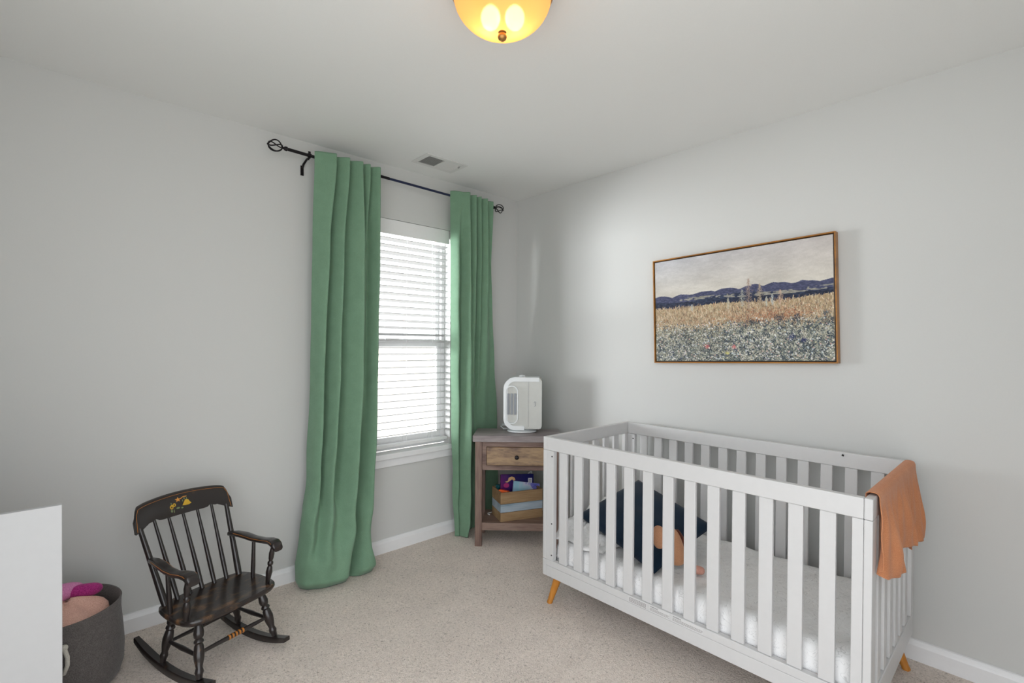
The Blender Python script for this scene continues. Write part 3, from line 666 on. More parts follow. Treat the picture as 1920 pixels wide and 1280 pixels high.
# power cord behind the heater
b = MB(); pts = [(-0.03, 0.02, 0.05), (-0.08, 0.05, 0.035), (-0.135, 0.085, 0.030), (-0.150, 0.070, 0.020), (-0.13, 0.055, 0.006), (-0.05, 0.07, 0.004), (0.05, 0.085, 0.004)]
b.tube(pts, 0.004, 8); b.tube([(-0.10, 0.063, 0.032), (-0.145, 0.088, 0.030)], [0.010, 0.007], 10); b.build('power_cord', M['white_plastic'], t, smooth=True)

# ------------------------------------------------------------------ crate with books on the shelf
ca, cb_ = 0.182, 0.024; cang = math.radians(23)
p = nloc(ca, cb_, 0.1555)
crate = thing('storage_crate', 'open wooden plank crate with a pale blue middle stripe on the nightstand shelf', 'crate', p, NR+cang)
CW, CD, CH = 0.300, 0.175, 0.190; th_ = 0.011
for (z0, z1, mt) in ((0.0, 0.058, 'crate'), (0.060, 0.113, 'crate_blue'), (0.115, CH, 'crate')):
    b = MB(); b.box(0, CW, 0, th_, z0, z1).box(0, CW, CD-th_, CD, z0, z1).box(0, th_, th_, CD-th_, z0, z1).box(CW-th_, CW, th_, CD-th_, z0, z1)
    b.build('plank', M[mt], crate, bevel=0.001)
MB().box(th_, CW-th_, th_, CD-th_, 0.0, 0.008).build('bottom_board', M['crate'], crate)
def inc(x, y, z):   # crate-local to world
    a = NR+cang; return (p[0]+x*math.cos(a)-y*math.sin(a), p[1]+x*math.sin(a)+y*math.cos(a), p[2]+z)
# purple book
m, nt, bs = new_mat('purple_blue_book_cover'); M['bookcover'] = m; bs.inputs['Roughness'].default_value = 0.3
v = mapping(nt, (1, 1, 1)); n = N(nt, 'ShaderNodeTexNoise', in_Scale=9.0, in_Detail=3.0); nt.links.new(v, n.inputs['Vector'])
sp = N(nt, 'ShaderNodeSeparateXYZ'); nt.links.new(v, sp.inputs[0])
ad = N(nt, 'ShaderNodeMath', operation='MULTIPLY_ADD'); ad.inputs[1].default_value = 3.2; nt.links.new(sp.outputs[0], ad.inputs[0]); nt.links.new(n.outputs['Fac'], ad.inputs[2])
nt.links.new(ramp(nt, ad.outputs[0], [(0.35, S(110, 16, 96)), (0.6, S(70, 14, 96)), (0.85, S(30, 14, 84)), (1.0, S(16, 18, 92))]), bs.inputs['Base Color'])
M['paper'] = plain('book_pages', S(214, 206, 190), 0.8)
def book(name, label, loc, rot, w, h, d, cov, grp=None):
    t = thing(name, label, 'book', loc); t.rotation_euler = rot
    if grp: t['group'] = grp
    b = MB(); b.box(0, w, 0, 0.0015, 0, h).box(0, w, d-0.0015, d, 0, h).box(0, 0.0015, 0.0015, d-0.0015, 0, h)
    b.build('cover', cov, t); MB().box(0.0016, w-0.003, 0.0017, d-0.0017, 0.003, h-0.003).build('pages', M['paper'], t); return t
bk = book('book', 'purple and dark blue book standing tallest in the crate', inc(0.030, 0.095, 0.0245), (math.radians(-7), math.radians(3), NR+cang-math.radians(4)), 0.235, 0.255, 0.014, M['bookcover'])
M['tan'] = plain('tan_print', S(214, 170, 120), 0.5); M['pinkp'] = plain('pink_print', S(170, 40, 110), 0.5); M['bluep'] = plain('bright_blue_print', S(40, 60, 170), 0.5); M['whitep'] = plain('white_print', S(225, 222, 226), 0.5)
b = MB(); b.add([(0.028, -0.0006, 0.205), (0.050, -0.0006, 0.212), (0.055, -0.0006, 0.232), (0.078, -0.0006, 0.240), (0.098, -0.0006, 0.232), (0.104, -0.0006, 0.216), (0.090, -0.0006, 0.212), (0.080, -0.0006, 0.222), (0.066, -0.0006, 0.212), (0.046, -0.0006, 0.200)], [tuple(range(10))]); b.build('cover_figure', M['tan'], bk)
b = MB(); b.add([(0.040+0.020*math.cos(a), -0.0004, 0.182+0.016*math.sin(a)) for a in np.linspace(0, 2*PI, 14, endpoint=False)], [tuple(range(14))]); b.build('cover_spot', M['pinkp'], bk)
b = MB(); b.box(0.196, 0.2245, -0.0006, -0.0001, 0.172, 0.228); bc = b.build('barcode_box', M['whitep'], bk)
b = MB()
for i in range(9): b.box(0.2005, 0.220, -0.0010, -0.0006, 0.178+i*0.0052, 0.178+i*0.0052+[0.0018, 0.003, 0.0012][i % 3])
b.build('barcode_bars', M['navy_iron'], bc)
m, nt, bs = new_mat('pale_blue_book_cover'); M['palecover'] = m; bs.inputs['Roughness'].default_value = 0.35
v = mapping(nt); sp = N(nt, 'ShaderNodeSeparateXYZ'); nt.links.new(v, sp.inputs[0]); n = N(nt, 'ShaderNodeTexNoise', in_Scale=14.0); nt.links.new(v, n.inputs['Vector'])
ad = N(nt, 'ShaderNodeMath', operation='MULTIPLY_ADD'); ad.inputs[1].default_value = 3.2; nt.links.new(sp.outputs[0], ad.inputs[0]); nt.links.new(n.outputs['Fac'], ad.inputs[2])
nt.links.new(ramp(nt, ad.outputs[0], [(0.3, S(150, 176, 206)), (0.7, S(150, 200, 216)), (0.95, S(196, 196, 216)), (1.0, S(120, 120, 200))]), bs.inputs['Base Color'])
bk2 = book('book', 'pale blue book leaning in front of the purple book in the crate', inc(0.088, 0.040, 0.0530), (math.radians(-13), math.radians(11), NR+cang), 0.195, 0.193, 0.010, M['palecover'])
b = MB(); b.tube([(0.150, -0.0006, 0.172), (0.162, -0.0006, 0.178), (0.176, -0.0006, 0.170)], 0.002, 6).tube([(0.140, -0.0006, 0.184), (0.180, -0.0006, 0.182)], 0.0015, 6); b.build('cover_lettering', M['bluep'], bk2)
o = MB().box(-0.022, 0.022, -0.032, 0.032, -0.022, 0.022).build('toy_block', plain('orange_toy_plastic', S(232, 92, 24), 0.4), loc=inc(0.040, 0.052, 0.170), rot=(0.1, 0.2, 0.5), bevel=0.005, seg=3)
tag(o, 'small orange toy piece in the left end of the crate', 'toy')
o = MB().box(-0.018, 0.018, -0.014, 0.014, -0.026, 0.026).build('toy_block', plain('teal_toy_plastic', S(24, 84, 92), 0.4), loc=inc(0.034, 0.146, 0.178), rot=(0.2, 0.1, 0.2), bevel=0.006, seg=3)
tag(o, 'small dark teal toy piece behind the orange one in the crate', 'toy')
b = MB(); b.tube([inc(x, y, z) for x, y, z in [(0.262, 0.140, 0.150), (0.250, 0.140, 0.200), (0.246, 0.140, 0.240), (0.258, 0.140, 0.268), (0.276, 0.140, 0.274), (0.284, 0.140, 0.250), (0.280, 0.140, 0.150)]], 0.0035, 8)
o = b.build('toy_ring_handle', M['white_plastic'], smooth=True); tag(o, 'pale looped handle sticking up beside the purple book in the crate', 'toy')
b = MB(); pts = [nloc(0.100, 0.150, 0.160), nloc(0.088, 0.160, 0.160), nloc(0.085, 0.175, 0.161), nloc(0.100, 0.190, 0.160), nloc(0.112, 0.206, 0.1595)]
o = MB().tube(pts, 0.0035, 8).build('cable', M['white_plastic'], smooth=True); tag(o, 'short white cable end lying on the nightstand shelf left of the crate', 'cable')

# ------------------------------------------------------------------ crib
CX0, CX1, CY0, CY1, CZB, CZT = -0.837, -0.093, -2.462, -1.090, 0.150, 0.851
crib = thing('crib', 'white slatted baby crib with honey wood legs below the framed picture', 'crib', ((CX0+CX1)/2, (CY0+CY1)/2, 0))
cxm, cym = (CX0+CX1)/2, (CY0+CY1)/2
class CB(MB):
    def wbox(s, x0, x1, y0, y1, z0, z1): return s.box(x0-cxm, x1-cxm, y0-cym, y1-cym, z0, z1)
def crib_side(xo, xi, name):       # long side between the end panels; xo outer face, xi inner
    lo, hi = min(xo, xi), max(xo, xi)
    ya, yb = CY1-0.0235, CY0+0.0235
    fo = CB(); fo.wbox(lo, hi, yb, ya, 0.785, CZT-0.001); fo.build('top_rail', M['crib'], crib, bevel=0.003)
    CB().wbox(lo, hi, yb, ya, 0.204, 0.234).build('bottom_rail', M['crib'], crib, bevel=0.002)
    ex = 0.004 if xo < xi else -0.004
    CB().wbox(min(xo-ex*0, xi+ex), max(xo, xi+ex), yb, ya, CZB, 0.2035).build('base_rail', M['crib'], crib, bevel=0.002)
    CB().wbox(lo, hi, ya-0.046, ya, 0.2345, 0.7845).build('post', M['crib'], crib, bevel=0.002)
    CB().wbox(lo, hi, yb, yb+0.030, 0.2345, 0.7845).build('post', M['crib'], crib, bevel=0.002)
    sx0, sx1 = lerp(lo, hi, 0.2), lerp(lo, hi, 0.8)
    for k in range(13):
        y = -1.194 - 0.0937*k
        CB().wbox(sx0, sx1, y-0.0465, y, 0.2345, 0.7845).build('slat', M['crib'], crib, bevel=0.0025)
crib_side(CX0, CX0+0.026, 'front'); crib_side(CX1, CX1-0.026, 'back')
def crib_end(ya, yb):
    y0, y1 = min(ya, yb), max(ya, yb)
    CB().wbox(CX0, CX1, y0, y1, 0.785, CZT).build('end_rail', M['crib'], crib, bevel=0.003)
    CB().wbox(CX0, CX1, y0, y1, CZB, 0.234).build('end_base', M['crib'], crib, bevel=0.003)
    CB().wbox(CX0, CX0+0.055, y0, y1, 0.2345, 0.7845).build('end_post', M['crib'], crib, bevel=0.003)
    CB().wbox(CX1-0.055, CX1, y0, y1, 0.2345, 0.7845).build('end_post', M['crib'], crib, bevel=0.003)
    xs = np.linspace(CX0+0.055, CX1-0.055, 8)
    for k in range(6):
        x = CX0 + 0.112 + k*0.0945
        CB().wbox(x, x+0.046, y0+0.004, y1-0.004, 0.2345, 0.7845).build('slat', M['crib'], crib, bevel=0.0025)
crib_end(CY1, CY1-0.023); crib_end(CY0, CY0+0.023)
for (lx, ly, fx, fy) in ((CX0+0.046, CY1-0.068, CX0+0.030, CY1-0.022), (CX0+0.046, CY0+0.068, CX0+0.030, CY0+0.022), (CX1-0.046, CY1-0.068, CX1-0.020, CY1-0.022), (CX1-0.046, CY0+0.068, CX1-0.020, CY0+0.016)):
    b = MB(); b.turned((lx-cxm, ly-cym, CZB-0.0005), (fx-cxm, fy-cym, 0.0), [(0, 0.0205), (0.1, 0.0205), (0.92, 0.0135), (0.93, 0.0145), (1, 0.0145)], 20)
    b.build('leg', M['honey'], crib, smooth='auto')
CB().wbox(CX0+0.03, CX1-0.03, CY0+0.03, CY1-0.03, 0.160, 0.175).build('mattress_support', M['crib'], crib)
for (x, y, z) in ((CX0+0.0005, -1.150, 0.757), (CX0+0.0005, -1.150, 0.420), (CX0+0.0005, -1.150, 0.262)):
    b = MB(); b.tube([(CX0-0.0006-cxm, y-cym, z), (CX0+0.0008-cxm, y-cym, z)], 0.004, 12); b.build('screw_hole', M['dark_hole'], crib)
b = MB(); b.tube([(CX1-0.0262-0.0006-cxm, -2.214-cym, 0.838), (CX1-0.0262+0.0006-cxm, -2.222-cym, 0.836)], 0.0045, 8); b.build('paint_chip', M['dark_hole'], crib)
b = MB(); b.tube([(CX1-0.0268-cxm, -1.150-cym, 0.757), (CX1-0.0255-cxm, -1.150-cym, 0.757)], 0.0045, 12); b.build('screw_hole', M['dark_hole'], crib)
b = MB(); b.add([(CX0+0.030-cxm, -1.116-cym, 0.275), (CX0+0.030-cxm, -1.180-cym, 0.240), (CX0+0.030-cxm, -1.116-cym, 0.240), (CX0+0.050-cxm, -1.116-cym, 0.275), (CX0+0.050-cxm, -1.180-cym, 0.240), (CX0+0.050-cxm, -1.116-cym, 0.240)], [(0, 1, 2), (5, 4, 3), (0, 3, 4, 1), (1, 4, 5, 2), (2, 5, 3, 0)])
b.build('corner_bracket', M['steel'], crib, bevel=0.002)
# warning stickers with small print on the lower front rail
M['sticker'] = plain('white_sticker', (0.66, 0.66, 0.66, 1), 0.6, namt=0.01); M['ink'] = plain('grey_sticker_ink', S(150, 146, 146), 0.7); M['ink_d'] = plain('dark_sticker_ink', S(70, 70, 72), 0.7)
def text_mesh(name, body, size, mat, parent, M3):
    cu = bpy.data.curves.new(name, 'FONT'); cu.body = body; cu.size = size; cu.extrude = 0.0001
    tmp = bpy.data.objects.new(name, cu); COL.objects.link(tmp)
    dg = bpy.context.evaluated_depsgraph_get(); me = bpy.data.meshes.new_from_object(tmp.evaluated_get(dg))
    bpy.data.objects.remove(tmp); me.materials.clear(); me.materials.append(mat)
    o = bpy.data.objects.new(name, me); link(o, parent); o.matrix_local = M3; return o
for k, (ya, yb, kind) in enumerate(((-1.602, -1.690, 0), (-1.703, -1.795, 1), (-1.805, -1.935, 2))):
    xq = CX0-0.0006
    st = CB().wbox(xq, CX0-0.0001, yb, ya, 0.2065, 0.2325).build('warning_sticker', M['sticker'], crib)
    b = CB(); R = random.Random(k)
    z = 0.2285 if kind == 0 else 0.2215
    n = 4 if kind == 0 else 3
    for r in range(n):
        y = ya-0.003
        while y > yb+0.006:
            wlen = R.uniform(0.003, 0.009); y2 = max(y-wlen, yb+0.002)
            b.wbox(xq-0.0003, xq, y2, y, z-0.0032 if kind == 0 else z-0.0020, z); y = y2-0.0016
        z -= 0.0052 if kind == 0 else 0.0042
    b.build('small_print', M['ink'], st)
    if kind:
        Mx = Matrix(((0, 0, -1, xq-0.0004-cxm), (-1, 0, 0, ya-0.004-cym), (0, 1, 0, 0.2250), (0, 0, 0, 1)))
        text_mesh('warning_heading', 'WARNING', 0.0075, M['ink_d'], st, Mx)

# ------------------------------------------------------------------ mattress, pillow, blanket, plush toy
def rbox_cloth(name, x0, x1, y0, y1, z0, z1, r, mat, seed, amp):
    rr = np.random.default_rng(seed); ph = rr.random(12)*6.28
    nu, nv = 90, 150
    b = MB()
    # perimeter rings going up the side then shrinking over the top
    def ring(inset, z, n=220):
        pts = []; X0, X1, Y0, Y1 = x0+inset, x1-inset, y0+inset, y1-inset; rc = max(0.02, r-inset*0.3)
        per = 2*((X1-X0)+(Y1-Y0))
        for j in range(n):
            s = per*j/n
            if s < X1-X0: x, y = X0+s, Y0
            elif s < (X1-X0)+(Y1-Y0): x, y = X1, Y0+s-(X1-X0)
            elif s < 2*(X1-X0)+(Y1-Y0): x, y = X1-(s-(X1-X0)-(Y1-Y0)), Y1
            else: x, y = X0, Y1-(s-2*(X1-X0)-(Y1-Y0))
            # round the corner
            cx = min(max(x, X0+rc), X1-rc); cy = min(max(y, Y0+rc), Y1-rc)
            dx, dy = x-cx, y-cy; d = math.hypot(dx, dy)
            if d > rc: x, y = cx+dx*rc/d, cy+dy*rc/d
            zz = z + amp*(math.sin(19*x+ph[0])*math.sin(23*y+ph[1])+0.6*math.sin(47*x+ph[2]+9*y)*math.sin(41*y+ph[3]))*(1 if inset > 0.01 else 0.4)
            wob = 0.003*math.sin(60*(x+y)+ph[4]+z*80)
            pts.append((x + (wob if abs(x-X0) < 1e-3 or abs(x-X1) < 1e-3 else 0), y, zz))
        return pts
    rings = [ring(0.006, z0), ring(0.0, z0+0.02), ring(0.001, lerp(z0, z1, 0.5)), ring(0.004, z1-0.03), ring(0.012, z1-0.012), ring(0.03, z1)]
    k = 0.05
    mx_ = (x1-x0)/2-0.02
    while k < mx_: rings.append(ring(k, z1+0.004)); k += 0.022
    b.loft(rings); o = b.build(name, mat, smooth=True); return o
MX0, MX1, MY0, MY1 = CX0+0.034, CX1-0.034, CY0+0.032, CY1-0.032
o = rbox_cloth('mattress', MX0, MX1, MY0, MY1, 0.1765, 0.322, 0.05, M['quilt'], 5, 0.004)
tag(o, 'crib mattress in a quilted white cover with thin grey line drawings', 'mattress')
# rumpled blanket at the window end of the crib
def blanket():
    R = np.random.default_rng(17); ph = R.random(20)*6.28
    def fn(u, v):
        x = lerp(-0.785, -0.16, u); y = lerp(-1.135, -1.43, v)
        x += 0.02*math.sin(9*v+ph[0]); y += 0.025*math.sin(7*u+ph[1])*(v if v > 0.2 else 0.2)
        y = min(y, -1.130)
        e = min(1, 5*min(u, 1-u, 1-v+0.001)); e = max(0, e)**0.6
        hump = 0.085*math.exp(-((u-0.55)/0.35)**2)*(1-0.75*v) + 0.03*math.exp(-((u-0.15)/0.12)**2)*(1-v)
        fold = 0.013*math.sin(11*u+6*v+ph[2]) + 0.010*math.sin(23*u-9*v+ph[3]) + 0.006*math.sin(41*u+29*v+ph[4])
        z = 0.330 + (hump + 0.012 + abs(fold)*1.3)*e
        return (x, y, z)
    o = grid('blanket', fn, 90, 60, M['quilt'], solid=0.007)
    tag(o, 'rumpled white quilted blanket bunched at the window end of the crib', 'blanket')
blanket()
def pillow():
    B = Vector((-0.780, -1.692, 0.340)); Rr = Vector((-0.395, -1.772, 0.470)); Lp = Vector((-0.650, -1.160, 0.425)); Tp = Vector((-0.270, -1.285, 0.565))
    nrm = (Rr-B).cross(Lp-B).normalized()
    if nrm.z < 0: nrm = -nrm
    cen = (B+Rr+Lp+Tp)/4
    n = 26
    vs = []; fs = []
    def P(i, j, side):
        u = i/n; v = j/n
        p = (B*(1-u)+Rr*u)*(1-v) + (Lp*(1-u)+Tp*u)*v
        e = 16*u*(1-u)*v*(1-v)
        # pinch the sides in a little between the corners
        pin = 0.06*(math.sin(PI*u)*(0.5-v)*0.55 ) ; pin2 = 0.06*(math.sin(PI*v)*(0.5-u)*0.55)
        p = p + (Lp-B)*pin*0.8 + (Rr-B)*pin2*0.8
        h = 0.052*(max(e, 0)**0.45) + 0.003*math.sin(14*u+5*v)*e
        return p + nrm*h*side
    b = MB()
    for side in (1, -1):
        vs = [P(i, j, side) for j in range(n+1) for i in range(n+1)]
        fs = [(j*(n+1)+i, j*(n+1)+i+1, (j+1)*(n+1)+i+1, (j+1)*(n+1)+i) for j in range(n) for i in range(n)]
        b.add(vs, fs)
    o = b.build('pillow', M['teal'], smooth=True)
    bm = bmesh.new(); bm.from_mesh(o.data); bmesh.ops.remove_doubles(bm, verts=bm.verts, dist=0.0004); bmesh.ops.recalc_face_normals(bm, faces=bm.faces); bm.to_mesh(o.data); bm.free()
    tag(o, 'dark navy square pillow propped on a corner behind the crib slats', 'pillow')
pillow()
PL = dict(ear=[(-0.715, -1.690, 0.520), (-0.720, -1.674, 0.500), (-0.722, -1.680, 0.455), (-0.722, -1.688, 0.428)], ear_r=[0.026, 0.036, 0.031, 0.018],
    body=[(-0.690, -1.690, 0.505), (-0.690, -1.720, 0.500), (-0.695, -1.742, 0.455), (-0.700, -1.750, 0.405), (-0.700, -1.752, 0.372)], body_r=[0.026, 0.032, 0.036, 0.040, 0.034],
    arm=[(-0.655, -1.715, 0.505), (-0.655, -1.745, 0.470), (-0.655, -1.765, 0.430)], arm_r=[0.016, 0.018, 0.016],
    paw=[(-0.650, -1.770, 0.352), (-0.630, -1.805, 0.350), (-0.620, -1.840, 0.350)], paw_r=[0.016, 0.019, 0.019])
# plush toy: lying doll with a bent peach arm and leg
def plush():
    t = thing('plush_toy', 'peach plush toy slumped against the dark navy pillow in the crib', 'toy', (-0.66, -1.68, 0.33))
    def chain(name, pts, rad, mat, par):
        me = bpy.data.meshes.new(name); me.from_pydata([Vector(p)-Vector((-0.66, -1.68, 0.33)) for p in pts], [(i, i+1) for i in range(len(pts)-1)], []); me.update()
        o = bpy.data.objects.new(name, me); link(o, par)
        s = o.modifiers.new('skin', 'SKIN')
        for i, r in enumerate(rad): me.skin_vertices[0].data[i].radius = (r if hasattr(r, '__len__') else (r, r))
        me.skin_vertices[0].data[0].use_root = True
        me.materials.append(mat)
        u = o.modifiers.new('smooth', 'SUBSURF'); u.levels = 2; u.render_levels = 2; s.use_smooth_shade = True
        return o
    # hanging flap (ear) from the crown down to a rounded tip
    chain('ear', PL['ear'], PL['ear_r'], M['peach'], t)
    chain('body', PL['body'], PL['body_r'], M['peach'], t)
    chain('arm', PL['arm'], PL['arm_r'], M['brown_plush'], t)
    chain('paw', PL['paw'], PL['paw_r'], M['pink_plush'], t)
plush()

# ------------------------------------------------------------------ muslin cloth over the crib's near end rail
def muslin():
    R = np.random.default_rng(4); ph = R.random(12)*6.28
    us = [0, 0.10, 0.22, 0.36, 0.385, 0.42, 0.56, 0.70, 0.715, 0.80, 0.93, 1.0]
    hz = [0.635, 0.590, 0.575, 0.585, 0.605, 0.612, 0.600, 0.590, 0.568, 0.562, 0.555, 0.560]
    yr = CY0+0.0115
    def fn(u, v):
        x = lerp(-0.790, -0.150, u)
        if v < 0.20:     # inside drop
            s = v/0.20; z = lerp(0.790, CZT-0.004, s); y = yr+0.0155 + 0.006*(1-s)*abs(math.sin(14*u+ph[0])); out = 0
        elif v < 0.34:   # over the rail
            s = (v-0.20)/0.14; a = PI*s; y = yr+0.0155*math.cos(a); z = CZT+0.0035+0.006*math.sin(a); out = 0
        else:
            s = (v-0.34)/0.66; zb = interp(u, us, hz); z = lerp(CZT-0.002, zb, s); out = s
            fold = 0.5+0.5*math.sin(2*PI*3.0*u + ph[1] + 0.8*math.sin(3*u+2*s))
            fold2 = 0.5+0.5*math.sin(2*PI*11.3*u + ph[2] + 1.2*s)
            y = yr-0.0155 - (0.003 + 0.036*sstep(0, 0.9, s)*fold*(1-0.35*u) + 0.009*fold2*sstep(0.0, 0.4, s) + 0.004*math.sin(40*u+9*s)*s)
            x += 0.02*math.sin(2*PI*3.0*u+ph[1])*s + (u-0.5)*0.05*s
            z += 0.003*math.sin(2*PI*2.3*u)*s
        return (x, y, z)
    o = grid('muslin_cloth', fn, 150, 80, M['rust'], solid=0.0018)
    tag(o, 'rust orange muslin cloth draped over the right end rail of the crib', 'cloth')
muslin()

# ------------------------------------------------------------------ child's rocking chair
CHX, CHY = -2.155, -0.460
ch = thing('rocking_chair', 'small black painted wooden rocking chair with a yellow stencil on its top rail', 'rocking chair', (CHX, CHY, 0), math.radians(19))
def smooth_poly(pts, it=2):
    for _ in range(it):
        q = []
        for i in range(len(pts)):
            a = pts[i]; b = pts[(i+1) % len(pts)]
            q += [tuple(a[k]*0.75+b[k]*0.25 for k in range(len(a))), tuple(a[k]*0.25+b[k]*0.75 for k in range(len(a)))]
        pts = q
    return pts
SZ = 0.256
# seat: rounded slab, rolled front edge
op = smooth_poly([(-0.185, 0.085), (-0.150, 0.145), (0.150, 0.145), (0.185, 0.085), (0.192, -0.060), (0.165, -0.128), (0.06, -0.138), (-0.06, -0.138), (-0.165, -0.128), (-0.192, -0.060)], 3)
def sc(p, k, z): return [(x*k*1.055+0.010, (y-0.003)*k+0.003, z) for x, y in p]
b = MB(); b.loft([sc(op, 0.88, SZ-0.026), sc(op, 0.965, SZ-0.024), sc(op, 1.0, SZ-0.014), sc(op, 0.995, SZ-0.005), sc(op, 0.97, SZ-0.0005), sc(op, 0.80, SZ-0.001), sc(op, 0.55, SZ-0.005), sc(op, 0.2, SZ-0.006)])
b.build('seat', M['black_worn'], ch, smooth='auto')
turn_leg = [(0, 0.012), (0.05, 0.013), (0.10, 0.015), (0.20, 0.0185), (0.27, 0.0165), (0.30, 0.012), (0.33, 0.0165), (0.36, 0.0175), (0.39, 0.0125), (0.42, 0.0155), (0.55, 0.019), (0.66, 0.0175), (0.80, 0.0115), (0.84, 0.0135), (0.88, 0.0155), (0.93, 0.0125), (1.0, 0.011)]
FX, FY, BX, BY = 0.152, -0.150, 0.150, 0.105
RXC = 0.158
def rocker_z(y): return (y-0.02)**2/(2*0.72)
for s in (-1, 1):
    b = MB(); b.turned((s*0.130, -0.095, SZ-0.022), (s*RXC, FY, rocker_z(FY)+0.026), turn_leg, 18); b.build('leg', M['black'], ch, smooth='auto')
    b = MB(); b.turned((s*0.122, 0.085, SZ-0.022), (s*RXC, BY, rocker_z(BY)+0.026), turn_leg, 18); b.build('leg', M['black'], ch, smooth='auto')
    # rocker runner
    ys = np.linspace(-0.230, 0.305, 26); b = MB(); rings = []
    for i, y in enumerate(ys):
        tt = i/25; hh = 0.027*(1-0.30*abs(2*tt-1)**3); zz = rocker_z(y); wv = 0.0145*(1-0.25*max(0, (tt-0.85)/0.15))
        rings.append([(s*RXC-wv, y, zz), (s*RXC+wv, y, zz), (s*RXC+wv, y, zz+hh*0.85), (s*RXC+wv*0.8, y, zz+hh), (s*RXC-wv*0.8, y, zz+hh), (s*RXC-wv, y, zz+hh*0.85)])
    b.loft(rings); b.build('rocker', M['black'], ch, smooth='auto')
    # side stretcher
    b = MB(); b.turned((s*0.147, -0.125, 0.118), (s*0.143, 0.097, 0.112), [(0, 0.006), (0.3, 0.008), (0.5, 0.0095), (0.7, 0.008), (1, 0.006)], 12); b.build('stretcher', M['black'], ch, smooth='auto')
b = MB(); b.turned((-0.147, -0.125, 0.128), (0.147, -0.125, 0.128), [(0, 0.0065), (0.3, 0.0085), (0.44, 0.0095), (0.56, 0.0095), (0.7, 0.0085), (1, 0.0065)], 14)
fs_ = b.build('stretcher', M['black'], ch, smooth='auto')
b = MB()
for k in (-2, -1, 0, 1, 2): b.tube([(0.014*k-0.0035, -0.125, 0.128), (0.014*k+0.0035, -0.125, 0.128)], 0.0102, 16)
b.build('gold_band', M['gold'], fs_, smooth='auto')
b = MB(); b.turned((-0.143, 0.096, 0.105), (0.143, 0.096, 0.105), [(0, 0.006), (0.5, 0.009), (1, 0.006)], 12); b.build('stretcher', M['black'], ch, smooth='auto')
# crest rail: curved board with shaped lower edge
def crest_pt(xn, zr, off):     # xn -1..1, zr height on board, off thickness
    x = xn*0.201+0.004; bow = 0.030*(1-xn*xn)
    z = zr + 0.018*0; y = 0.222 + bow + (z-0.52)*0.34 + off
    return (x, y, z)
top = lambda xn: 0.650 - 0.016*xn*xn - (0.050*(sstep(0.86, 1.0, abs(xn)))**2) - 0.004*sstep(0.7, 1, abs(xn))
def bot(xn):
    a = abs(xn)
    return interp(a, [0, 0.42, 0.50, 0.56, 0.64, 0.70, 0.86, 1.0], [0.556, 0.556, 0.558, 0.567, 0.560, 0.560, 0.543, 0.532])
b = MB(); nn = 60; rings = []
for i in range(nn+1):
    xn = -1+2*i/nn; t0, b0 = top(xn), bot(xn); hb = 0.0075
    rings.append([crest_pt(xn, b0, -hb), crest_pt(xn, t0-0.004, -hb), crest_pt(xn, t0, -hb+0.004), crest_pt(xn, t0, hb-0.004), crest_pt(xn, t0-0.004, hb), crest_pt(xn, b0, hb)])
b.loft(rings); cr = b.build('crest_rail', M['black'], ch, smooth='auto')
pin = [crest_pt(-0.965, 0.540, -0.0082)] + [crest_pt(xn, top(xn)-0.010, -0.0082) for xn in np.linspace(-0.94, 0.94, 40)] + [crest_pt(0.965, 0.540, -0.0082)]
MB().tube(pin, 0.0009, 5).build('pinstripe', M['gold'], cr)
def decal(pts, name, mat, off=-0.0086):
    b = MB(); b.add([crest_pt(x/0.210, z, off) for x, z in pts], [tuple(range(len(pts)))]); b.build(name, mat, cr)
ell = lambda cx, cz, rx, rz, n=14, a0=0: [(cx+rx*math.cos(a0+2*PI*i/n), cz+rz*math.sin(a0+2*PI*i/n)) for i in range(n)]
DX, DZ = -0.012, 0.600
decal([(DX+0.012, DZ-0.010), (DX+0.024, DZ-0.012), (DX+0.040, DZ-0.012), (DX+0.052, DZ-0.008), (DX+0.046, DZ-0.001), (DX+0.040, DZ+0.010), (DX+0.028, DZ+0.012), (DX+0.022, DZ+0.004)], 'stencil_basket', M['gold_y'])
decal(ell(DX-0.034, DZ-0.006, 0.0075, 0.009), 'stencil_flower', M['gold_y']); decal(ell(DX-0.022, DZ+0.000, 0.0075, 0.007), 'stencil_flower', M['gold_y'])
decal(ell(DX-0.034, DZ-0.007, 0.003, 0.004), 'stencil_flower_eye', M['black'], -0.0089); decal(ell(DX-0.022, DZ+0.000, 0.003, 0.003), 'stencil_flower_eye', M['black'], -0.0089)
star = [(DX-0.003+(0.014 if i % 2 == 0 else 0.006)*math.cos(PI*i/5+0.3), DZ+0.018+(0.011 if i % 2 == 0 else 0.005)*math.sin(PI*i/5+0.3)) for i in range(10)]
decal(star, 'stencil_star', M['gold_o'])
decal([(DX+0.008, DZ+0.017), (DX+0.020, DZ+0.023), (DX+0.036, DZ+0.023), (DX+0.036, DZ+0.026), (DX+0.020, DZ+0.027), (DX+0.008, DZ+0.021)], 'stencil_stem', M['gold_o'])
for (cx, cz, rx, rz) in ((0.024, 0.017, 0.003, 0.005), (0.034, 0.015, 0.002, 0.006), (0.016, 0.010, 0.002, 0.005), (-0.008, -0.016, 0.008, 0.004), (-0.036, -0.022, 0.004, 0.006), (-0.026, -0.024, 0.0018, 0.008), (0.010, -0.019, 0.005, 0.003), (-0.034, 0.008, 0.002, 0.005)):
    decal(ell(DX+cx, DZ+cz, rx, rz, 10), 'stencil_leaf', M['sage'])
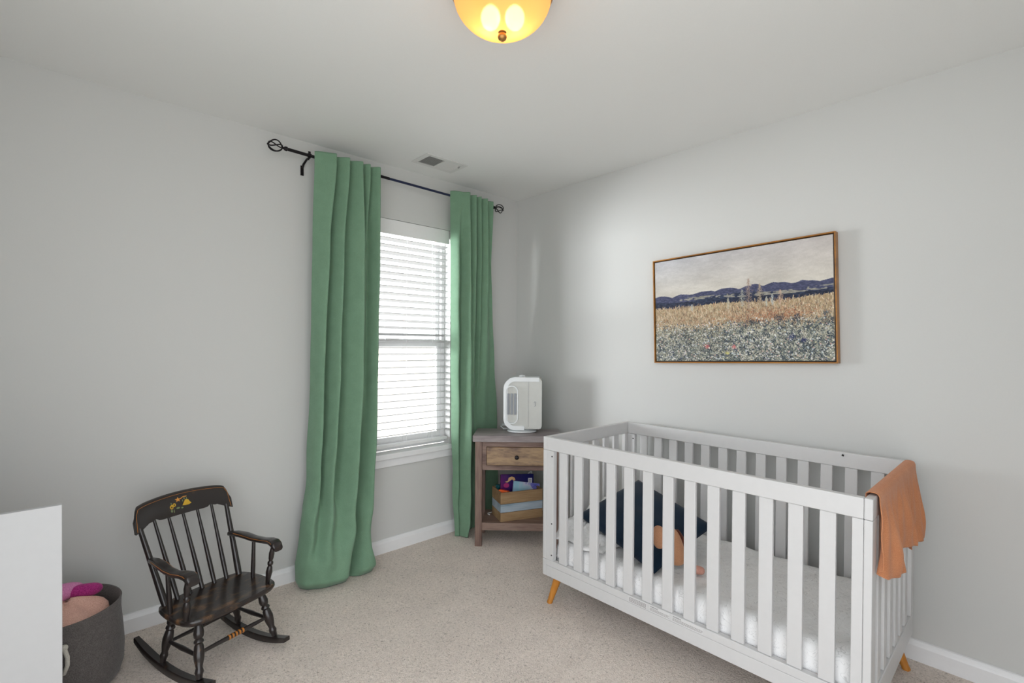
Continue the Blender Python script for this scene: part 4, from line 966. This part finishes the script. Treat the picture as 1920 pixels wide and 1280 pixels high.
# spindles
for k in range(7):
    xb = lerp(-0.146, 0.162, k/6) ; xt = lerp(-0.188, 0.188, k/6)
    ybt = 0.106 + 0.016*(1-(k/3-1)**2); pt = crest_pt(xt/0.210, bot(xt/0.21)+0.010, 0)
    outer_ = k in (0, 6)
    prof = [(0, 0.0125), (0.10, 0.0135), (0.5, 0.0115), (1.0, 0.0095)] if outer_ else [(0, 0.0085), (0.25, 0.0095), (0.55, 0.008), (1.0, 0.0058)]
    b = MB(); b.turned((xb, ybt, SZ-0.004), pt, prof, 14); b.build('spindle', M['black'], ch, smooth='auto')
# arms
for s in (-1, 1):
    cl = [(s*0.172, 0.178, 0.392, 0.012, 0.010), (s*0.178, 0.135, 0.398, 0.018, 0.011), (s*0.184, 0.080, 0.398, 0.021, 0.011), (s*0.190, 0.020, 0.392, 0.019, 0.011), (s*0.194, -0.040, 0.394, 0.018, 0.011), (s*0.192, -0.090, 0.402, 0.021, 0.012), (s*0.188, -0.120, 0.401, 0.024, 0.014), (s*0.186, -0.140, 0.392, 0.024, 0.016), (s*0.186, -0.150, 0.382, 0.021, 0.012)]
    # resample
    cl = [(c[0]*0.95, c[1], c[2]+0.036, c[3], c[4]) for c in cl]; rings = []
    for i in range(len(cl)*4-3):
        f = i/4; k = min(int(f), len(cl)-2); g = f-k
        g2 = g
        c = [lerp(cl[k][q], cl[k+1][q], g2) for q in range(5)]
        w_, h_ = c[3], c[4]
        rings.append([(c[0]+w_*math.copysign(abs(math.cos(a))**0.55, math.cos(a)), c[1], c[2]+h_*math.copysign(abs(math.sin(a))**0.8, math.sin(a))) for a in np.linspace(0, 2*PI, 16, endpoint=False)])
    b = MB(); b.loft(rings); ar = b.build('armrest', M['black'], ch, smooth='auto', subsurf=0)
    for side in (-1, 1):
        tubep = [(lerp(cl[k][0], cl[k+1][0], g)+side*lerp(cl[k][3], cl[k+1][3], g)*0.97, lerp(cl[k][1], cl[k+1][1], g), lerp(cl[k][2], cl[k+1][2], g)+0.45*lerp(cl[k][4], cl[k+1][4], g)) for k in range(1, 7) for g in (0, 0.5)]
        MB().tube(tubep, 0.0010, 5).build('pinstripe', M['gold'], ar)
    b = MB(); b.turned((s*0.170, -0.085, SZ-0.004), (s*0.179, -0.110, 0.426), [(0, 0.008), (0.12, 0.010), (0.30, 0.0135), (0.42, 0.011), (0.46, 0.0075), (0.50, 0.0115), (0.55, 0.012), (0.59, 0.0075), (0.66, 0.0105), (0.78, 0.0115), (0.9, 0.008), (1, 0.0075)], 16); b.build('arm_post', M['black'], ch, smooth='auto')
    b = MB(); b.turned((s*0.172, 0.020, SZ-0.004), (s*0.180, 0.025, 0.422), [(0, 0.0085), (0.3, 0.0095), (1, 0.0072)], 12); b.build('arm_spindle', M['black'], ch, smooth='auto')

# ------------------------------------------------------------------ white chest of drawers on the left
t = thing('toy_cabinet', 'plain white cabinet end panel at the left edge of the photo', 'cabinet', (-2.6368, -0.906, 0))
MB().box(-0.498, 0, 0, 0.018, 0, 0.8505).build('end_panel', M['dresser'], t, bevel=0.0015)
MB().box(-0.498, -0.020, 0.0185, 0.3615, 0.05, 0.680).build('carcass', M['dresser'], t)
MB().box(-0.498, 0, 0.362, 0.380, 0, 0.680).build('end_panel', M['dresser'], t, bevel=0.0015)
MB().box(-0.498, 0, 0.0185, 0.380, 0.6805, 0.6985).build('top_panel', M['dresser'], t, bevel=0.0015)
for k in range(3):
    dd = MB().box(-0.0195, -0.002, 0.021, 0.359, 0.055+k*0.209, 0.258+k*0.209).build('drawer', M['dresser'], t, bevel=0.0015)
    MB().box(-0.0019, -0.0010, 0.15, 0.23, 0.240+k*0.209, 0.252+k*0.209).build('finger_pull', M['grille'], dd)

# ------------------------------------------------------------------ felt basket with soft toys
BX0, BY0, BR, BH = -2.632, -0.275, 0.178, 0.305
bt = thing('storage_basket', 'grey-brown felt storage basket on the carpet beside the white cabinet', 'basket', (BX0, BY0, 0))
b = MB(); n = 64; rings = []
def bring(r, z, k=0.0, zl=0.0):
    out = []
    for j in range(n):
        a = 2*PI*j/n; rr = r*(1+k*math.cos(2*a)+0.008*math.sin(5*a+z*9))
        out.append((rr*math.cos(a), rr*math.sin(a), z+zl*math.cos(a-0.5)))
    return out
for r, z in ((0.02, 0.0), (0.155, 0.0), (0.172, 0.012), (0.183, 0.05), (0.184, 0.12), (0.178, 0.20), (0.173, 0.26), (0.174, 0.29)): rings.append(bring(r, z))
rings.append(bring(0.176, BH-0.004, 0, 0.004)); rings.append(bring(0.174, BH, 0, 0.004)); rings.append(bring(0.170, BH-0.003, 0, 0.004))
for r, z in ((0.167, 0.26), (0.170, 0.20), (0.176, 0.12), (0.168, 0.02), (0.02, 0.008)): rings.append(bring(r, z))
b.loft(rings); b.build('felt_wall', M['felt'], bt, smooth=True)
b = MB(); b.tube([(-0.010, -0.178, 0.225), (-0.004, -0.190, 0.235), (0.004, -0.194, 0.225), (0.010, -0.196, 0.200), (0.010, -0.194, 0.170), (0.000, -0.190, 0.140)], 0.007, 10).ball((0.002, -0.190, 0.234), 0.011, 8)
b.build('rope_handle', M['rope'], bt, smooth=True)
def soft(name, label, cx, cy, cz, rx, ry, rz, mat, seed, cat, rot=0.0):
    R = np.random.default_rng(seed); ph = R.random(6)*6.28
    b = MB(); rings = []; nn = 22
    for i in range(1, nn):
        th = PI*i/nn; ring = []
        for j in range(44):
            a = 2*PI*j/44; k = 1+0.07*math.sin(3*a+ph[0]+2*th)+0.05*math.sin(5*a+ph[1]-3*th)+0.04*math.sin(7*th+ph[2])
            ring.append((rx*k*math.sin(th)*math.cos(a), ry*k*math.sin(th)*math.sin(a), -rz*k*math.cos(th)))
        rings.append(ring)
    b.loft(rings); o = b.build(name, mat, smooth=True, loc=(cx, cy, cz), rot=(0, 0, rot)); return tag(o, label, cat)
soft('fleece_blanket', 'blush pink fleece filling the felt basket', BX0, BY0-0.005, 0.215, 0.150, 0.150, 0.105, M['blush'], 2, 'blanket')
o = None
b = MB(); prof = [(-0.135, -0.035, 0.310, 0.024), (-0.08, 0.000, 0.335, 0.034), (-0.02, 0.035, 0.345, 0.036), (0.030, 0.060, 0.342, 0.030), (0.065, 0.068, 0.330, 0.018)]
pl = thing('soft_toy', 'lilac pink soft toy with magenta trim on top of the basket', 'toy', (BX0, BY0, 0.30))
b.tube([(x, y, z-0.30) for x, y, z, r in prof], [r for *_, r in prof], 20); b.build('body', M['lilac_pink'], pl, smooth=True, subsurf=1)
b = MB(); b.tube([(0.010, 0.035, 0.045), (0.040, 0.040, 0.035), (0.075, 0.052, 0.024), (0.105, 0.068, 0.018), (0.118, 0.078, 0.014)], [0.016, 0.026, 0.028, 0.022, 0.010], 18); b.build('trim', M['magenta'], pl, smooth=True, subsurf=1)
